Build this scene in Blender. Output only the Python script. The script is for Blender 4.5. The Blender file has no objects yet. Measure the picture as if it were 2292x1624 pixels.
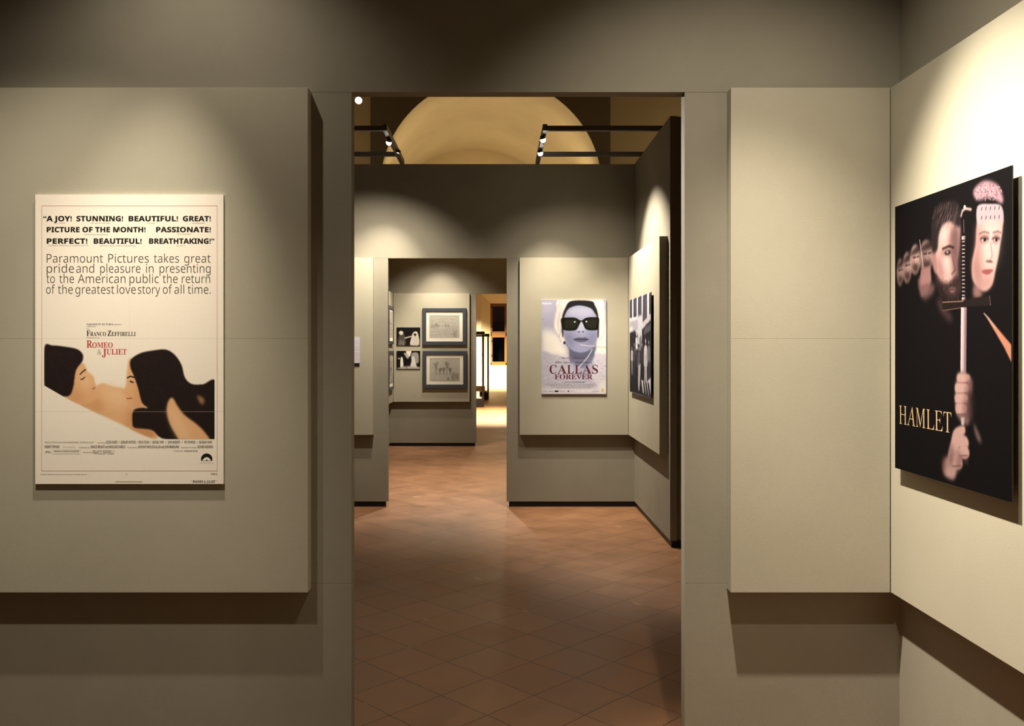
import bpy, bmesh, math, random
import numpy as np
from mathutils import Vector, Matrix

random.seed(4)
rng = np.random.default_rng(7)
SC = bpy.context.scene
COL = SC.collection
PI = math.pi

# ------------------------------------------------------------------ camera
H = 1.615                      # eye height, metres
F = 1915.0                     # focal length in pixels of the 2292 px wide frame
cam_data = bpy.data.cameras.new('camera')
cam_data.sensor_width = 36.0
cam_data.lens = F / 2292.0 * 36.0
cam_data.shift_x = (1146 - 1112) / 2292.0
cam_data.shift_y = -(812 - 782) / 2292.0
cam_data.clip_start = 0.05
camera = bpy.data.objects.new('camera', cam_data)
camera.location = (0, 0, H)
camera.rotation_euler = (PI / 2, 0, 0)
COL.objects.link(camera)
SC.camera = camera

# ------------------------------------------------------------------ view, world
SC.view_settings.view_transform = 'Standard'
SC.view_settings.look = 'None'
SC.view_settings.exposure = 0.0
SC.view_settings.gamma = 1.0
SC.view_settings.use_curve_mapping = False
world = bpy.data.worlds.new('night')
SC.world = world
world.use_nodes = True
world.node_tree.nodes['Background'].inputs[0].default_value = (0.02, 0.03, 0.045, 1)
world.node_tree.nodes['Background'].inputs[1].default_value = 0.05

WARM = (1.0, 0.90, 0.75)


def aim(o, target):
    d = Vector(target) - Vector(o.location)
    o.rotation_euler = d.to_track_quat('-Z', 'Y').to_euler()


def spot(loc, target, power, angle, blend=0.6, color=WARM, size=0.02):
    l = bpy.data.lights.new('spot_beam', 'SPOT')
    l.energy = power
    l.color = color
    l.spot_size = math.radians(angle)
    l.spot_blend = blend
    l.shadow_soft_size = size
    o = bpy.data.objects.new('spot_beam', l)
    o.location = loc
    COL.objects.link(o)
    aim(o, target)
    return o


def fill_light(loc, power, color=WARM, size=0.1):
    l = bpy.data.lights.new('fill_glow', 'POINT')
    l.energy = power
    l.color = color
    l.shadow_soft_size = size
    o = bpy.data.objects.new('fill_glow', l)
    o.location = loc
    COL.objects.link(o)
    return o


# room of the photographer: lamps of the two rails overhead (rails are above the frame)
spot((0.52, 2.60, 3.45), (1.45, 2.15, 0.15), 1250, 64, 1.0)
spot((0.55, 1.94, 3.45), (1.12, 3.10, 0.60), 150, 98, 1.0)
spot((-1.05, 2.60, 3.45), (-1.45, 3.02, 0.00), 230, 42, 1.0)
spot((-1.05, 2.60, 3.45), (-1.20, 3.05, 0.30), 52, 110, 1.0)
spot((-1.15, 1.94, 3.45), (-2.05, 3.10, 0.20), 215, 72, 1.0)
# middle room
R2 = [((0.42, 7.62, 3.45), (0.95, 8.60, 0.8), 100, 112, 1.0),
      ((0.42, 8.15, 3.45), (0.75, 8.77, 0.6), 300, 62, 1.0),
      ((0.42, 7.85, 3.45), (1.40, 7.65, 1.6), 480, 84, 0.6),
      ((-0.98, 7.72, 3.45), (-1.4, 8.75, 1.2), 200, 110, 1.0),
      ((-0.95, 8.15, 3.45), (-1.35, 8.77, 1.7), 260, 62, 0.9),
      ((-1.00, 6.25, 3.425), (0.67, 3.15, 1.6), 1500, 34, 1.0),
      ((-1.00, 5.30, 3.45), (0.85, 4.6, 0.0), 80, 110, 1.0)]  # last one: added unseen lamp that lifts the floor behind the near doorway
for a in R2:
    spot(*a)
# third room
spot((-0.95, 13.72, 3.45), (-0.95, 14.3, 1.5), 150, 66, 0.9)
spot((-0.95, 13.10, 3.45), (-1.0, 14.3, 1.0), 210, 95, 1.0)
spot((-0.90, 13.10, 3.45), (-1.75, 13.6, 1.5), 200, 60, 0.9)
spot((-0.3, 11.0, 3.45), (-0.6, 10.6, 0.0), 900, 95, 1.0)
# added unseen uplights that brighten the old vaults and the plaster beside the arch
spot((-0.25, 13.5, 3.5), (-0.25, 13.6, 6.0), 40, 165, 0.4, (1.0, 0.84, 0.58), 0.15)
spot((-0.75, 11.4, 3.5), (-0.5, 11.6, 6.0), 27, 165, 0.4, (1.0, 0.84, 0.58), 0.15)
spot((0.7, 11.4, 3.5), (0.4, 11.6, 6.0), 27, 165, 0.4, (1.0, 0.84, 0.58), 0.15)
spot((2.6, 9.5, 3.6), (2.3, 10.2, 5.5), 15, 160, 0.4, (1.0, 0.84, 0.58), 0.15)
spot((-2.6, 9.5, 3.6), (-2.3, 10.2, 5.5), 13, 160, 0.4, (1.0, 0.84, 0.58), 0.15)
# long gallery beyond
spot((0.6, 20.6, 4.2), (0.0, 21.0, 0.0), 15000, 84, 1.0, (1.0, 0.88, 0.62), 0.08)
spot((-1.6, 31.5, 4.3), (-0.2, 35.2, 0.2), 5200, 50, 0.9, (1.0, 0.88, 0.62), 0.08)
spot((1.8, 31.0, 4.3), (0.2, 35.2, 0.1), 4200, 50, 0.9, (1.0, 0.88, 0.62), 0.08)


fill_light((0.5, 29.0, 4.9), 120, (1.0, 0.84, 0.58), 0.2)  # added weak fill that lightens the upper gallery, not a lamp hanging there


# ------------------------------------------------------------------ helpers
def X(u, Y):
    return (u - 1112.0) * Y / F


def Z(v, Y):
    return H + (782.0 - v) * Y / F


def lin(c):
    c = np.asarray(c, dtype=float) / 255.0
    return np.where(c <= 0.04045, c / 12.92, ((c + 0.055) / 1.055) ** 2.4)


def rgba(c):
    l = lin(c)
    return (float(l[0]), float(l[1]), float(l[2]), 1.0)


def tag(o, label=None, cat=None, group=None, kind=None):
    if label:
        o['label'] = label
    if cat:
        o['category'] = cat
    if group:
        o['group'] = group
    if kind:
        o['kind'] = kind
    return o


def empty(name, loc, label, cat, group=None, rz=0.0):
    o = bpy.data.objects.new(name, None)
    o.empty_display_size = 0.1
    o.location = loc
    o.rotation_euler = (0, 0, rz)
    COL.objects.link(o)
    return tag(o, label, cat, group)


class MB:
    """collects shapes and links them as one mesh object"""

    def __init__(self):
        self.v, self.f, self.m, self.s = [], [], [], []

    def add(self, verts, faces, m=0, smooth=False):
        n = len(self.v)
        self.v += [tuple(p) for p in verts]
        self.f += [tuple(i + n for i in f) for f in faces]
        self.m += [m] * len(faces)
        self.s += [smooth] * len(faces)
        return self

    def box(self, x0, x1, y0, y1, z0, z1, m=0):
        vs = [(x, y, z) for z in (z0, z1) for y in (y0, y1) for x in (x0, x1)]
        fs = [(0, 2, 3, 1), (4, 5, 7, 6), (0, 1, 5, 4), (2, 6, 7, 3), (0, 4, 6, 2), (1, 3, 7, 5)]
        return self.add(vs, fs, m)

    def frustum(self, p0, p1, r0, r1, n=20, m=0, caps=True):
        p0, p1 = Vector(p0), Vector(p1)
        d = (p1 - p0).normalized()
        a = d.orthogonal().normalized()
        b = d.cross(a)
        vs = []
        for p, r in ((p0, r0), (p1, r1)):
            for k in range(n):
                t = 2 * PI * k / n
                vs.append(p + a * (r * math.cos(t)) + b * (r * math.sin(t)))
        fs = [(k, (k + 1) % n, n + (k + 1) % n, n + k) for k in range(n)]
        self.add(vs, fs, m, True)
        if caps:
            self.add(vs, [tuple(range(n))[::-1], tuple(range(n, 2 * n))], m)
        return self

    def ball(self, c, r, m=0, nu=20, nv=12, squash=(1, 1, 1)):
        vs, fs = [], []
        for j in range(nv + 1):
            ph = PI * j / nv
            for i in range(nu):
                th = 2 * PI * i / nu
                vs.append((c[0] + r * squash[0] * math.sin(ph) * math.cos(th),
                           c[1] + r * squash[1] * math.sin(ph) * math.sin(th),
                           c[2] + r * squash[2] * math.cos(ph)))
        for j in range(nv):
            for i in range(nu):
                fs.append((j * nu + i, (j + 1) * nu + i, (j + 1) * nu + (i + 1) % nu, j * nu + (i + 1) % nu))
        return self.add(vs, fs, m, True)

    def build(self, name, mats, parent=None, bevel=0.0, kind=None, loc=None):
        me = bpy.data.meshes.new(name)
        me.from_pydata(self.v, [], self.f)
        me.update()
        for mt in (mats if isinstance(mats, (list, tuple)) else [mats]):
            me.materials.append(mt)
        me.polygons.foreach_set('material_index', self.m)
        me.polygons.foreach_set('use_smooth', self.s)
        bm = bmesh.new()
        bm.from_mesh(me)
        bmesh.ops.remove_doubles(bm, verts=bm.verts, dist=1e-6)
        bmesh.ops.recalc_face_normals(bm, faces=bm.faces)
        bm.to_mesh(me)
        bm.free()
        o = bpy.data.objects.new(name, me)
        COL.objects.link(o)
        if parent:
            o.parent = parent
        if loc:
            o.location = loc
        if bevel:
            b = o.modifiers.new('soft_edge', 'BEVEL')
            b.width = bevel
            b.segments = 2
            b.limit_method = 'ANGLE'
        if kind:
            o['kind'] = kind
        return o


# ------------------------------------------------------------------ materials
def mat(name):
    m = bpy.data.materials.new(name)
    m.use_nodes = True
    nt = m.node_tree
    return m, nt, nt.nodes['Principled BSDF']


def simple(name, c, rough=0.5, metal=0.0, spec=0.4):
    m, nt, p = mat(name)
    tc = nt.nodes.new('ShaderNodeTexCoord')
    n = nt.nodes.new('ShaderNodeTexNoise')
    n.inputs['Scale'].default_value = 40
    n.inputs['Detail'].default_value = 4
    nt.links.new(tc.outputs['Object'], n.inputs['Vector'])
    mr = nt.nodes.new('ShaderNodeMapRange')
    mr.inputs['To Min'].default_value = max(0.02, rough - 0.06)
    mr.inputs['To Max'].default_value = min(1.0, rough + 0.06)
    nt.links.new(n.outputs['Fac'], mr.inputs['Value'])
    nt.links.new(mr.outputs['Result'], p.inputs['Roughness'])
    p.inputs['Base Color'].default_value = (*c, 1)
    p.inputs['Metallic'].default_value = metal
    p.inputs['Specular IOR Level'].default_value = spec
    return m


def paint_mat(name, c, weave=True, blot=0.10, rough=0.82):
    m, nt, p = mat(name)
    tc = nt.nodes.new('ShaderNodeTexCoord')
    n = nt.nodes.new('ShaderNodeTexNoise')
    n.inputs['Scale'].default_value = 1.7
    n.inputs['Detail'].default_value = 5
    n.inputs['Roughness'].default_value = 0.62
    nt.links.new(tc.outputs['Object'], n.inputs['Vector'])
    cr = nt.nodes.new('ShaderNodeValToRGB')
    cr.color_ramp.elements[0].position = 0.3
    cr.color_ramp.elements[1].position = 0.7
    cr.color_ramp.elements[0].color = (*[x * (1 - blot) for x in c], 1)
    cr.color_ramp.elements[1].color = (*[x * (1 + blot * 0.6) for x in c], 1)
    nt.links.new(n.outputs['Fac'], cr.inputs['Fac'])
    nt.links.new(cr.outputs['Color'], p.inputs['Base Color'])
    p.inputs['Roughness'].default_value = rough
    p.inputs['Specular IOR Level'].default_value = 0.25
    fine = nt.nodes.new('ShaderNodeTexNoise')
    fine.inputs['Scale'].default_value = 260 if weave else 90
    fine.inputs['Detail'].default_value = 3
    nt.links.new(tc.outputs['Object'], fine.inputs['Vector'])
    b = nt.nodes.new('ShaderNodeBump')
    b.inputs['Strength'].default_value = 0.22
    b.inputs['Distance'].default_value = 0.0012
    nt.links.new(fine.outputs['Fac'], b.inputs['Height'])
    nt.links.new(b.outputs['Normal'], p.inputs['Normal'])
    return m


def glow(name, c, s):
    m, nt, p = mat(name)
    p.inputs['Base Color'].default_value = (*c, 1)
    p.inputs['Emission Color'].default_value = (*c, 1)
    p.inputs['Emission Strength'].default_value = s
    return m


def glass_mat(name, tint=(1, 1, 1), mixf=0.85):
    m, nt, p = mat(name)
    g = nt.nodes.new('ShaderNodeBsdfGlossy')
    g.inputs['Roughness'].default_value = 0.02
    t = nt.nodes.new('ShaderNodeBsdfTransparent')
    t.inputs['Color'].default_value = (*tint, 1)
    lw = nt.nodes.new('ShaderNodeLayerWeight')
    lw.inputs['Blend'].default_value = 0.12
    fr = nt.nodes.new('ShaderNodeMapRange')
    fr.inputs['To Min'].default_value = 0.035
    fr.inputs['To Max'].default_value = 0.6
    nt.links.new(lw.outputs['Facing'], fr.inputs['Value'])
    mx = nt.nodes.new('ShaderNodeMixShader')
    nt.links.new(fr.outputs[0], mx.inputs[0])
    nt.links.new(t.outputs[0], mx.inputs[1])
    nt.links.new(g.outputs[0], mx.inputs[2])
    nt.links.new(mx.outputs[0], nt.nodes['Material Output'].inputs['Surface'])
    return m


def print_mat(name, rough=0.75):
    m, nt, p = mat(name)
    a = nt.nodes.new('ShaderNodeVertexColor')
    a.layer_name = 'print'
    nt.links.new(a.outputs['Color'], p.inputs['Base Color'])
    p.inputs['Roughness'].default_value = rough
    p.inputs['Specular IOR Level'].default_value = 0.05
    return m


def floor_mat():
    m, nt, p = mat('terracotta_tiles')
    L = nt.links
    tc = nt.nodes.new('ShaderNodeTexCoord')
    mp = nt.nodes.new('ShaderNodeMapping')
    mp.vector_type = 'POINT'
    S = 0.305
    mp.inputs['Rotation'].default_value = (0, 0, PI / 4)
    mp.inputs['Location'].default_value = (TILE_OX, TILE_OY, 0)
    L.new(tc.outputs['Object'], mp.inputs['Vector'])
    # slightly wobbling edges of handmade tiles
    wn = nt.nodes.new('ShaderNodeTexNoise')
    wn.inputs['Scale'].default_value = 9
    wn.inputs['Detail'].default_value = 3
    L.new(tc.outputs['Object'], wn.inputs['Vector'])
    sub = nt.nodes.new('ShaderNodeVectorMath')
    sub.operation = 'SUBTRACT'
    sub.inputs[1].default_value = (0.5, 0.5, 0.5)
    L.new(wn.outputs['Color'], sub.inputs[0])
    sc = nt.nodes.new('ShaderNodeVectorMath')
    sc.operation = 'SCALE'
    sc.inputs['Scale'].default_value = 0.016
    L.new(sub.outputs[0], sc.inputs[0])
    ad = nt.nodes.new('ShaderNodeVectorMath')
    ad.operation = 'ADD'
    L.new(mp.outputs['Vector'], ad.inputs[0])
    L.new(sc.outputs[0], ad.inputs[1])
    br = nt.nodes.new('ShaderNodeTexBrick')
    br.offset = 0.0
    br.offset_frequency = 2
    br.squash = 1.0
    br.inputs['Scale'].default_value = 1.0
    br.inputs['Brick Width'].default_value = S
    br.inputs['Row Height'].default_value = S
    br.inputs['Mortar Size'].default_value = 0.0028
    br.inputs['Mortar Smooth'].default_value = 0.3
    br.inputs['Bias'].default_value = 0.0
    br.inputs['Color1'].default_value = (0.200, 0.092, 0.040, 1)
    br.inputs['Color2'].default_value = (0.235, 0.112, 0.050, 1)
    br.inputs['Mortar'].default_value = (0.050, 0.026, 0.014, 1)
    L.new(ad.outputs[0], br.inputs['Vector'])
    # stains
    n1 = nt.nodes.new('ShaderNodeTexNoise')
    n1.inputs['Scale'].default_value = 3.2
    n1.inputs['Detail'].default_value = 7
    n1.inputs['Roughness'].default_value = 0.65
    L.new(tc.outputs['Object'], n1.inputs['Vector'])
    r1 = nt.nodes.new('ShaderNodeMapRange')
    r1.inputs['From Min'].default_value = 0.3
    r1.inputs['From Max'].default_value = 0.7
    r1.inputs['To Min'].default_value = 0.78
    r1.inputs['To Max'].default_value = 1.16
    L.new(n1.outputs['Fac'], r1.inputs['Value'])
    mu = nt.nodes.new('ShaderNodeVectorMath')
    mu.operation = 'SCALE'
    L.new(br.outputs['Color'], mu.inputs[0])
    L.new(r1.outputs['Result'], mu.inputs['Scale'])
    # pale mortar showing in a few joints
    n2 = nt.nodes.new('ShaderNodeTexNoise')
    n2.inputs['Scale'].default_value = 2.6
    n2.inputs['Detail'].default_value = 4
    L.new(tc.outputs['Object'], n2.inputs['Vector'])
    r2 = nt.nodes.new('ShaderNodeMapRange')
    r2.inputs['From Min'].default_value = 0.66
    r2.inputs['From Max'].default_value = 0.70
    L.new(n2.outputs['Fac'], r2.inputs['Value'])
    m2 = nt.nodes.new('ShaderNodeMath')
    m2.operation = 'MULTIPLY'
    L.new(r2.outputs['Result'], m2.inputs[0])
    L.new(br.outputs['Fac'], m2.inputs[1])
    mx = nt.nodes.new('ShaderNodeMixRGB')
    mx.inputs['Color2'].default_value = (0.62, 0.50, 0.36, 1)
    L.new(m2.outputs[0], mx.inputs['Fac'])
    L.new(mu.outputs[0], mx.inputs['Color1'])
    L.new(mx.outputs['Color'], p.inputs['Base Color'])
    # waxed, uneven gloss
    r3 = nt.nodes.new('ShaderNodeMapRange')
    r3.inputs['From Min'].default_value = 0.3
    r3.inputs['From Max'].default_value = 0.7
    r3.inputs['To Min'].default_value = 0.40
    r3.inputs['To Max'].default_value = 0.56
    L.new(n1.outputs['Fac'], r3.inputs['Value'])
    L.new(r3.outputs['Result'], p.inputs['Roughness'])
    p.inputs['Specular IOR Level'].default_value = 0.5
    hm = nt.nodes.new('ShaderNodeMath')
    hm.operation = 'MULTIPLY_ADD'
    hm.inputs[1].default_value = -1.0
    L.new(br.outputs['Fac'], hm.inputs[0])
    L.new(n1.outputs['Fac'], hm.inputs[2])
    b = nt.nodes.new('ShaderNodeBump')
    b.inputs['Strength'].default_value = 0.35
    b.inputs['Distance'].default_value = 0.003
    L.new(hm.outputs[0], b.inputs['Height'])
    L.new(b.outputs['Normal'], p.inputs['Normal'])
    return m


# joints seen in the photograph: (x + y)/sqrt2 = 3.309 + k S, (y - x)/sqrt2 = 3.055 + k S  (eye height 1.64 scale)
K = H / 1.64
# rotating by +45 deg: x' = (x - y)/sqrt2, y' = (x + y)/sqrt2
TILE_OX = 3.0087
TILE_OY = -3.2548

M = {}
M['floor'] = floor_mat()
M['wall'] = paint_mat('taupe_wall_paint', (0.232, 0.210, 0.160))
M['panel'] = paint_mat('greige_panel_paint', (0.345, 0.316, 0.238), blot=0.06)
M['black'] = simple('black_plinth_paint', (0.006, 0.006, 0.007), 0.45)
M['plaster'] = paint_mat('old_ochre_plaster', (0.54, 0.415, 0.215), weave=False, blot=0.08)
M['stone'] = paint_mat('grey_brown_stone', (0.17, 0.125, 0.072), weave=False)
M['cream'] = paint_mat('cream_plaster', (0.72, 0.60, 0.38), weave=False, blot=0.04)
M['rail'] = simple('dark_grey_steel', (0.12, 0.112, 0.10), 0.5, 0.0)
M['lamp_body'] = simple('black_lamp_metal', (0.012, 0.012, 0.012), 0.4, 0.2)
M['lens'] = glow('lit_lamp_lens', (1.0, 0.95, 0.85), 30)
M['frame'] = simple('slate_grey_frame', (0.038, 0.044, 0.056), 0.45)
M['mount'] = simple('cream_paper_mount', (0.84, 0.79, 0.66), 0.8)
M['board_edge'] = simple('white_board_core', (0.75, 0.72, 0.66), 0.6)
M['board_dark'] = simple('black_board_core', (0.012, 0.012, 0.013), 0.5)
M['ink'] = simple('black_print_ink', (0.010, 0.009, 0.008), 0.6, 0.0, 0.15)
M['greyink'] = simple('grey_print_ink', (0.055, 0.048, 0.040), 0.5)
M['palegrey'] = simple('pale_grey_ink', (0.42, 0.38, 0.32), 0.5)
M['redink'] = simple('red_print_ink', (0.42, 0.035, 0.035), 0.5)
M['redline'] = simple('thin_red_ink', (0.50, 0.17, 0.13), 0.5)
M['goldink'] = simple('pale_gold_ink', (0.34, 0.23, 0.12), 0.5)
M['darkred'] = simple('dark_red_ink', (0.075, 0.012, 0.018), 0.5)
M['white'] = simple('white_print', (0.82, 0.82, 0.82), 0.5)
M['yellow'] = simple('yellow_print', (0.62, 0.45, 0.05), 0.5)
M['print'] = print_mat('colour_print')
M['wood'] = paint_mat('honey_wood', (0.21, 0.090, 0.024), weave=False, rough=0.5)
M['glass'] = glass_mat('clear_glass')
M['pane'] = glass_mat('window_glass', (0.9, 0.95, 0.93))
M['night'] = simple('unlit_courtyard_wall', (0.05, 0.06, 0.055), 0.9)
M['case'] = simple('black_case_metal', (0.01, 0.01, 0.01), 0.35, 0.2)
M['lavender'] = simple('lavender_sheet', (0.50, 0.47, 0.56), 0.6)

# ------------------------------------------------------------------ the setting
ZT = 2.553           # door heads, panel tops
ZB = 0.745           # panel bottoms
TOP = 3.52           # top of the exhibition partitions
PL = 0.055           # plinth height
NY0, NY1 = 3.12, 3.18          # partition with the near doorway
FY0, FY1 = 8.79, 8.85          # partition at the end of the middle room
TY0, TY1 = 14.31, 14.37        # partition at the end of the third room
GAP = 0.0003

MB().box(-4.2, 4.2, -3.2, 36.5, -0.12, 0.0).build('floor', M['floor'], kind='structure')


def partition(name, x0, x1, y0, y1, d0, d1, top=TOP, inset=0.035):
    """wall of painted boards with a doorway from d0 to d1; joints at the door head and low down"""
    mb = MB()
    for a, b in ((x0, d0), (d1, x1)):
        if b - a > 0.02:
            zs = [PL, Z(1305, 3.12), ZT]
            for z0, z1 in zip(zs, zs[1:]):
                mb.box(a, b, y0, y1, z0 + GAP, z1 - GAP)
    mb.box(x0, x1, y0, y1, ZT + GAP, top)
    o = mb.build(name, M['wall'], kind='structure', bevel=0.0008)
    return o


def plinth(name, boxes):
    mb = MB()
    for b in boxes:
        mb.box(*b, 0.0, PL + 0.002)
    return mb.build(name, M['black'], kind='structure')


ND0, ND1 = X(787, NY0), X(1532.5, NY0)
FD0, FD1 = X(868.5, FY0), X(1134, FY0)
TD0, TD1 = X(1066, TY0), X(1066, TY0) + 1.22
partition('wall_front', -2.40, 1.53, NY0, NY1, ND0, ND1)
plinth('baseboard_front', [(-2.40, ND0 - 0.03, NY0 + 0.012, NY1 - 0.012), (ND1 + 0.03, 1.53, NY0 + 0.012, NY1 - 0.012)])
partition('wall_middle', -2.40, 1.474, FY0, FY1, FD0, FD1)
plinth('baseboard_middle', [(-2.40, FD0 - 0.025, FY0 + 0.012, FY1 - 0.012), (FD1 + 0.025, 1.47, FY0 + 0.012, FY1 - 0.012)])
partition('wall_far', -1.85, 2.4, TY0, TY1, TD0, TD1)
plinth('baseboard_far', [(-1.79, TD0 - 0.02, TY0 + 0.012, TY1 - 0.012), (TD1 + 0.02, 2.4, TY0 + 0.012, TY1 - 0.012)])


def sidewall(name, x0, x1, y0, y1, top=TOP):
    mb = MB()
    zs = [PL, Z(1305, 3.12), ZT, top]
    for z0, z1 in zip(zs, zs[1:]):
        mb.box(x0, x1, y0, y1, z0 + GAP, z1 - GAP)
    return mb.build(name, M['wall'], kind='structure', bevel=0.0008)


RX = 1.468
sidewall('wall_right', RX, RX + 0.06, -2.6, NY0 - GAP)
plinth('baseboard_right', [(RX + 0.012, RX + 0.048, -2.6, NY0)])
sidewall('wall_left', -2.46, -2.40, -2.6, NY1)
sidewall('wall_back', -2.46, RX + 0.06, -2.66, -2.6)
# middle room, right-hand return wall of two skins and left wall
MX = 1.414
MYE = X(1500, 1) and MX / ((1500 - 1112) / F)
sidewall('wall_right_middle', MX, MX + 0.055, MYE, FY0 - GAP)
sidewall('wall_right_backing', MX + 0.058, MX + 0.14, MYE + 0.02, FY1)
plinth('baseboard_right_middle', [(MX + 0.012, MX + 0.13, MYE + 0.012, FY0)])
sidewall('wall_left_middle', -2.46, -2.40, NY1, FY1)
# third room, left wall
LX = -1.79
sidewall('wall_left_far', LX - 0.06, LX, FY1, TY0 - GAP)
plinth('baseboard_left_far', [(LX - 0.048, LX - 0.012, FY1, TY0)])
sidewall('wall_right_far', 2.34, 2.40, FY1, TY0 - GAP)

# old building around the partitions
mb = MB()
mb.box(-4.3, -4.2, -3.3, 36.6, 0, 5.6)
mb.build('wall_outer_left', M['plaster'], kind='structure')
mb = MB()
mb.box(4.2, 4.3, -3.3, 36.6, 0, 5.6)
mb.build('wall_outer_right', M['plaster'], kind='structure')
MB().box(-4.2, 4.2, -3.3, -3.2, 0, 5.6).build('wall_outer_back', M['plaster'], kind='structure')
MB().box(-4.3, 4.3, -3.3, 14.75, 5.6, 5.7).build('ceiling', M['plaster'], kind='structure')
MB().box(-4.3, 4.3, 14.75, 36.6, 5.6, 5.7).build('ceiling_gallery', M['cream'], kind='structure')

# arch of grey stone in a plaster wall above the partitions
AY = 10.64
AXC, AZC, AR = X(1099, AY), Z(421, AY), 249 * AY / F
BXL, BXR = X(829, AY), X(1366, AY)


def arch_sheet(mb, x0, x1, z0, z1, y0, y1, m):
    n = 48
    ang = [PI - PI * k / n for k in range(n + 1)]
    arc = [(AXC + AR * math.cos(t), AZC + AR * math.sin(t)) for t in ang]
    ang_pt0, ang_pt1 = arc[0], arc[-1]
    arc = [(arc[0][0], z0)] + arc[1:-1] + [(arc[-1][0], z0)]
    arc.insert(1, ang_pt0)
    arc.insert(-1, ang_pt1)
    top = [(x, z1) for x, z in arc]
    vs, fs = [], []
    N = len(arc)
    for y in (y0, y1):
        vs += [(x, y, z) for x, z in arc] + [(x, y, z) for x, z in top]
    for k in range(N - 1):
        fs.append((k, k + 1, N + k + 1, N + k))
        fs.append((2 * N + k, 3 * N + k, 3 * N + k + 1, 2 * N + k + 1))
        fs.append((k, 2 * N + k, 2 * N + k + 1, k + 1))
        fs.append((N + k, N + k + 1, 3 * N + k + 1, 3 * N + k))
    mb.add(vs, fs, m)
    mb.box(x0, arc[0][0], y0, y1, z0, z1, m)
    mb.box(arc[-1][0], x1, y0, y1, z0, z1, m)


mb = MB()
arch_sheet(mb, BXL, BXR, TOP, 5.6, AY, AY + 0.02, 0)
mb.build('wall_arch', M['stone'], kind='structure')
mb = MB()
mb.box(-4.2, BXL, AY + 0.012, AY + 0.30, TOP, 5.6)
mb.box(BXR, 4.2, AY + 0.012, AY + 0.30, TOP, 5.6)
mb.build('wall_above', M['plaster'], kind='structure')

# plaster vault behind the arch, ending in a lunette wall
VY0, VY1 = AY + 0.02, 14.5
CXE, AE, BE = X(1060, VY1), 1.02 * 1.49, Z(334, VY1) - AZC
mb = MB()
nv, nl = 48, 20
for off in (0.0, 0.12):
    base = len(mb.v)
    vs, fs = [], []
    for j in range(nl + 1):
        t = j / nl
        y = VY0 + (VY1 - VY0) * t
        for k in range(nv + 1):
            a = PI - PI * k / nv
            ax, bz = AR * (1 - t) + AE * t + off, AR * (1 - t) + BE * t + off
            vs.append((AXC * (1 - t) + CXE * t + ax * math.cos(a), y, AZC + bz * math.sin(a)))
    for j in range(nl):
        for k in range(nv):
            a0 = j * (nv + 1) + k
            fs.append((a0, a0 + 1, a0 + nv + 2, a0 + nv + 1))
    mb.add(vs, fs, 0, True)
mb.build('ceiling_vault', M['plaster'], kind='structure')
MB().box(-4.2, 4.2, VY1, VY1 + 0.2, TOP, 5.6).build('wall_lunette', M['plaster'], kind='structure')

# end of the gallery: splayed window recess, casement window, night outside
GY, WY = 35.0, 35.45
EX0, EX1 = X(1077, GY), 1.45
EZ = Z(658, GY)
WX0, WX1, WZ0, WZ1 = X(1098, WY), 1.06, Z(817, WY), Z(679, WY)
mb = MB()
mb.box(-4.2, EX0, GY, WY + 0.1, 0, 5.6)
mb.box(EX1, 4.2, GY, WY + 0.1, 0, 5.6)
mb.box(EX0, EX1, GY, WY + 0.1, EZ, 5.6)
mb.box(EX0, EX1, GY, WY + 0.1, 0, WZ0)
# splays
q = [(EX0, GY, WZ0), (WX0, WY, WZ0), (WX0, WY, WZ1), (EX0, GY, EZ)]
mb.add(q, [(0, 1, 2, 3)])
q = [(EX0, GY, EZ), (WX0, WY, WZ1), (WX1, WY, WZ1), (EX1, GY, EZ)]
mb.add(q, [(0, 1, 2, 3)])
q = [(EX1, GY, WZ0), (WX1, WY, WZ0), (WX1, WY, WZ1), (EX1, GY, EZ)]
mb.add(q, [(0, 1, 2, 3)])
mb.build('wall_end', M['cream'], kind='structure')
win = MB()
fw = 0.05
zt0, zt1 = Z(752, WY), Z(744, WY)
win.box(WX0, WX0 + fw, WY, WY + 0.08, WZ0, WZ1)
win.box(WX1 - fw, WX1, WY, WY + 0.08, WZ0, WZ1)
win.box(WX0, WX1, WY, WY + 0.08, WZ0, WZ0 + 0.10)
win.box(WX0, WX1, WY, WY + 0.08, WZ1 - 0.07, WZ1)
win.box(WX0, WX1, WY, WY + 0.08, zt0, zt1)
mid = 0.5 * (WX0 + WX1)
win.box(mid - 0.04, mid + 0.04, WY, WY + 0.08, WZ0, WZ1)
w = win.build('window_1', M['wood'], kind='structure', bevel=0.008)
sash = MB()
for a, b in ((WX0 + fw, mid - 0.05), (mid + 0.05, WX1 - fw)):
    for c, d in ((WZ0 + 0.10, zt0), (zt1, WZ1 - 0.07)):
        sash.box(a, a + 0.03, WY - 0.015, WY + 0.04, c, d)
        sash.box(b - 0.03, b, WY - 0.015, WY + 0.04, c, d)
        sash.box(a, b, WY - 0.015, WY + 0.04, c, c + 0.045)
        sash.box(a, b, WY - 0.015, WY + 0.04, d - 0.05, d)
sash.build('sash', M['wood'], w, bevel=0.006)
pn = MB()
for a, b in ((WX0 + fw, mid - 0.05), (mid + 0.05, WX1 - fw)):
    for c, d in ((WZ0 + 0.10, zt0), (zt1, WZ1 - 0.07)):
        pn.box(a + 0.03, b - 0.03, WY + 0.02, WY + 0.028, c + 0.045, d - 0.05)
pn.build('pane', M['pane'], w)
hd = MB()
for z in (WZ0 + 0.35, WZ0 + 0.95, zt1 + 0.2, zt1 + 1.0):
    hd.box(WX0 + fw - 0.02, WX0 + fw + 0.02, WY - 0.03, WY, z, z + 0.09)
hd.build('hinge', M['case'], w)


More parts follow.
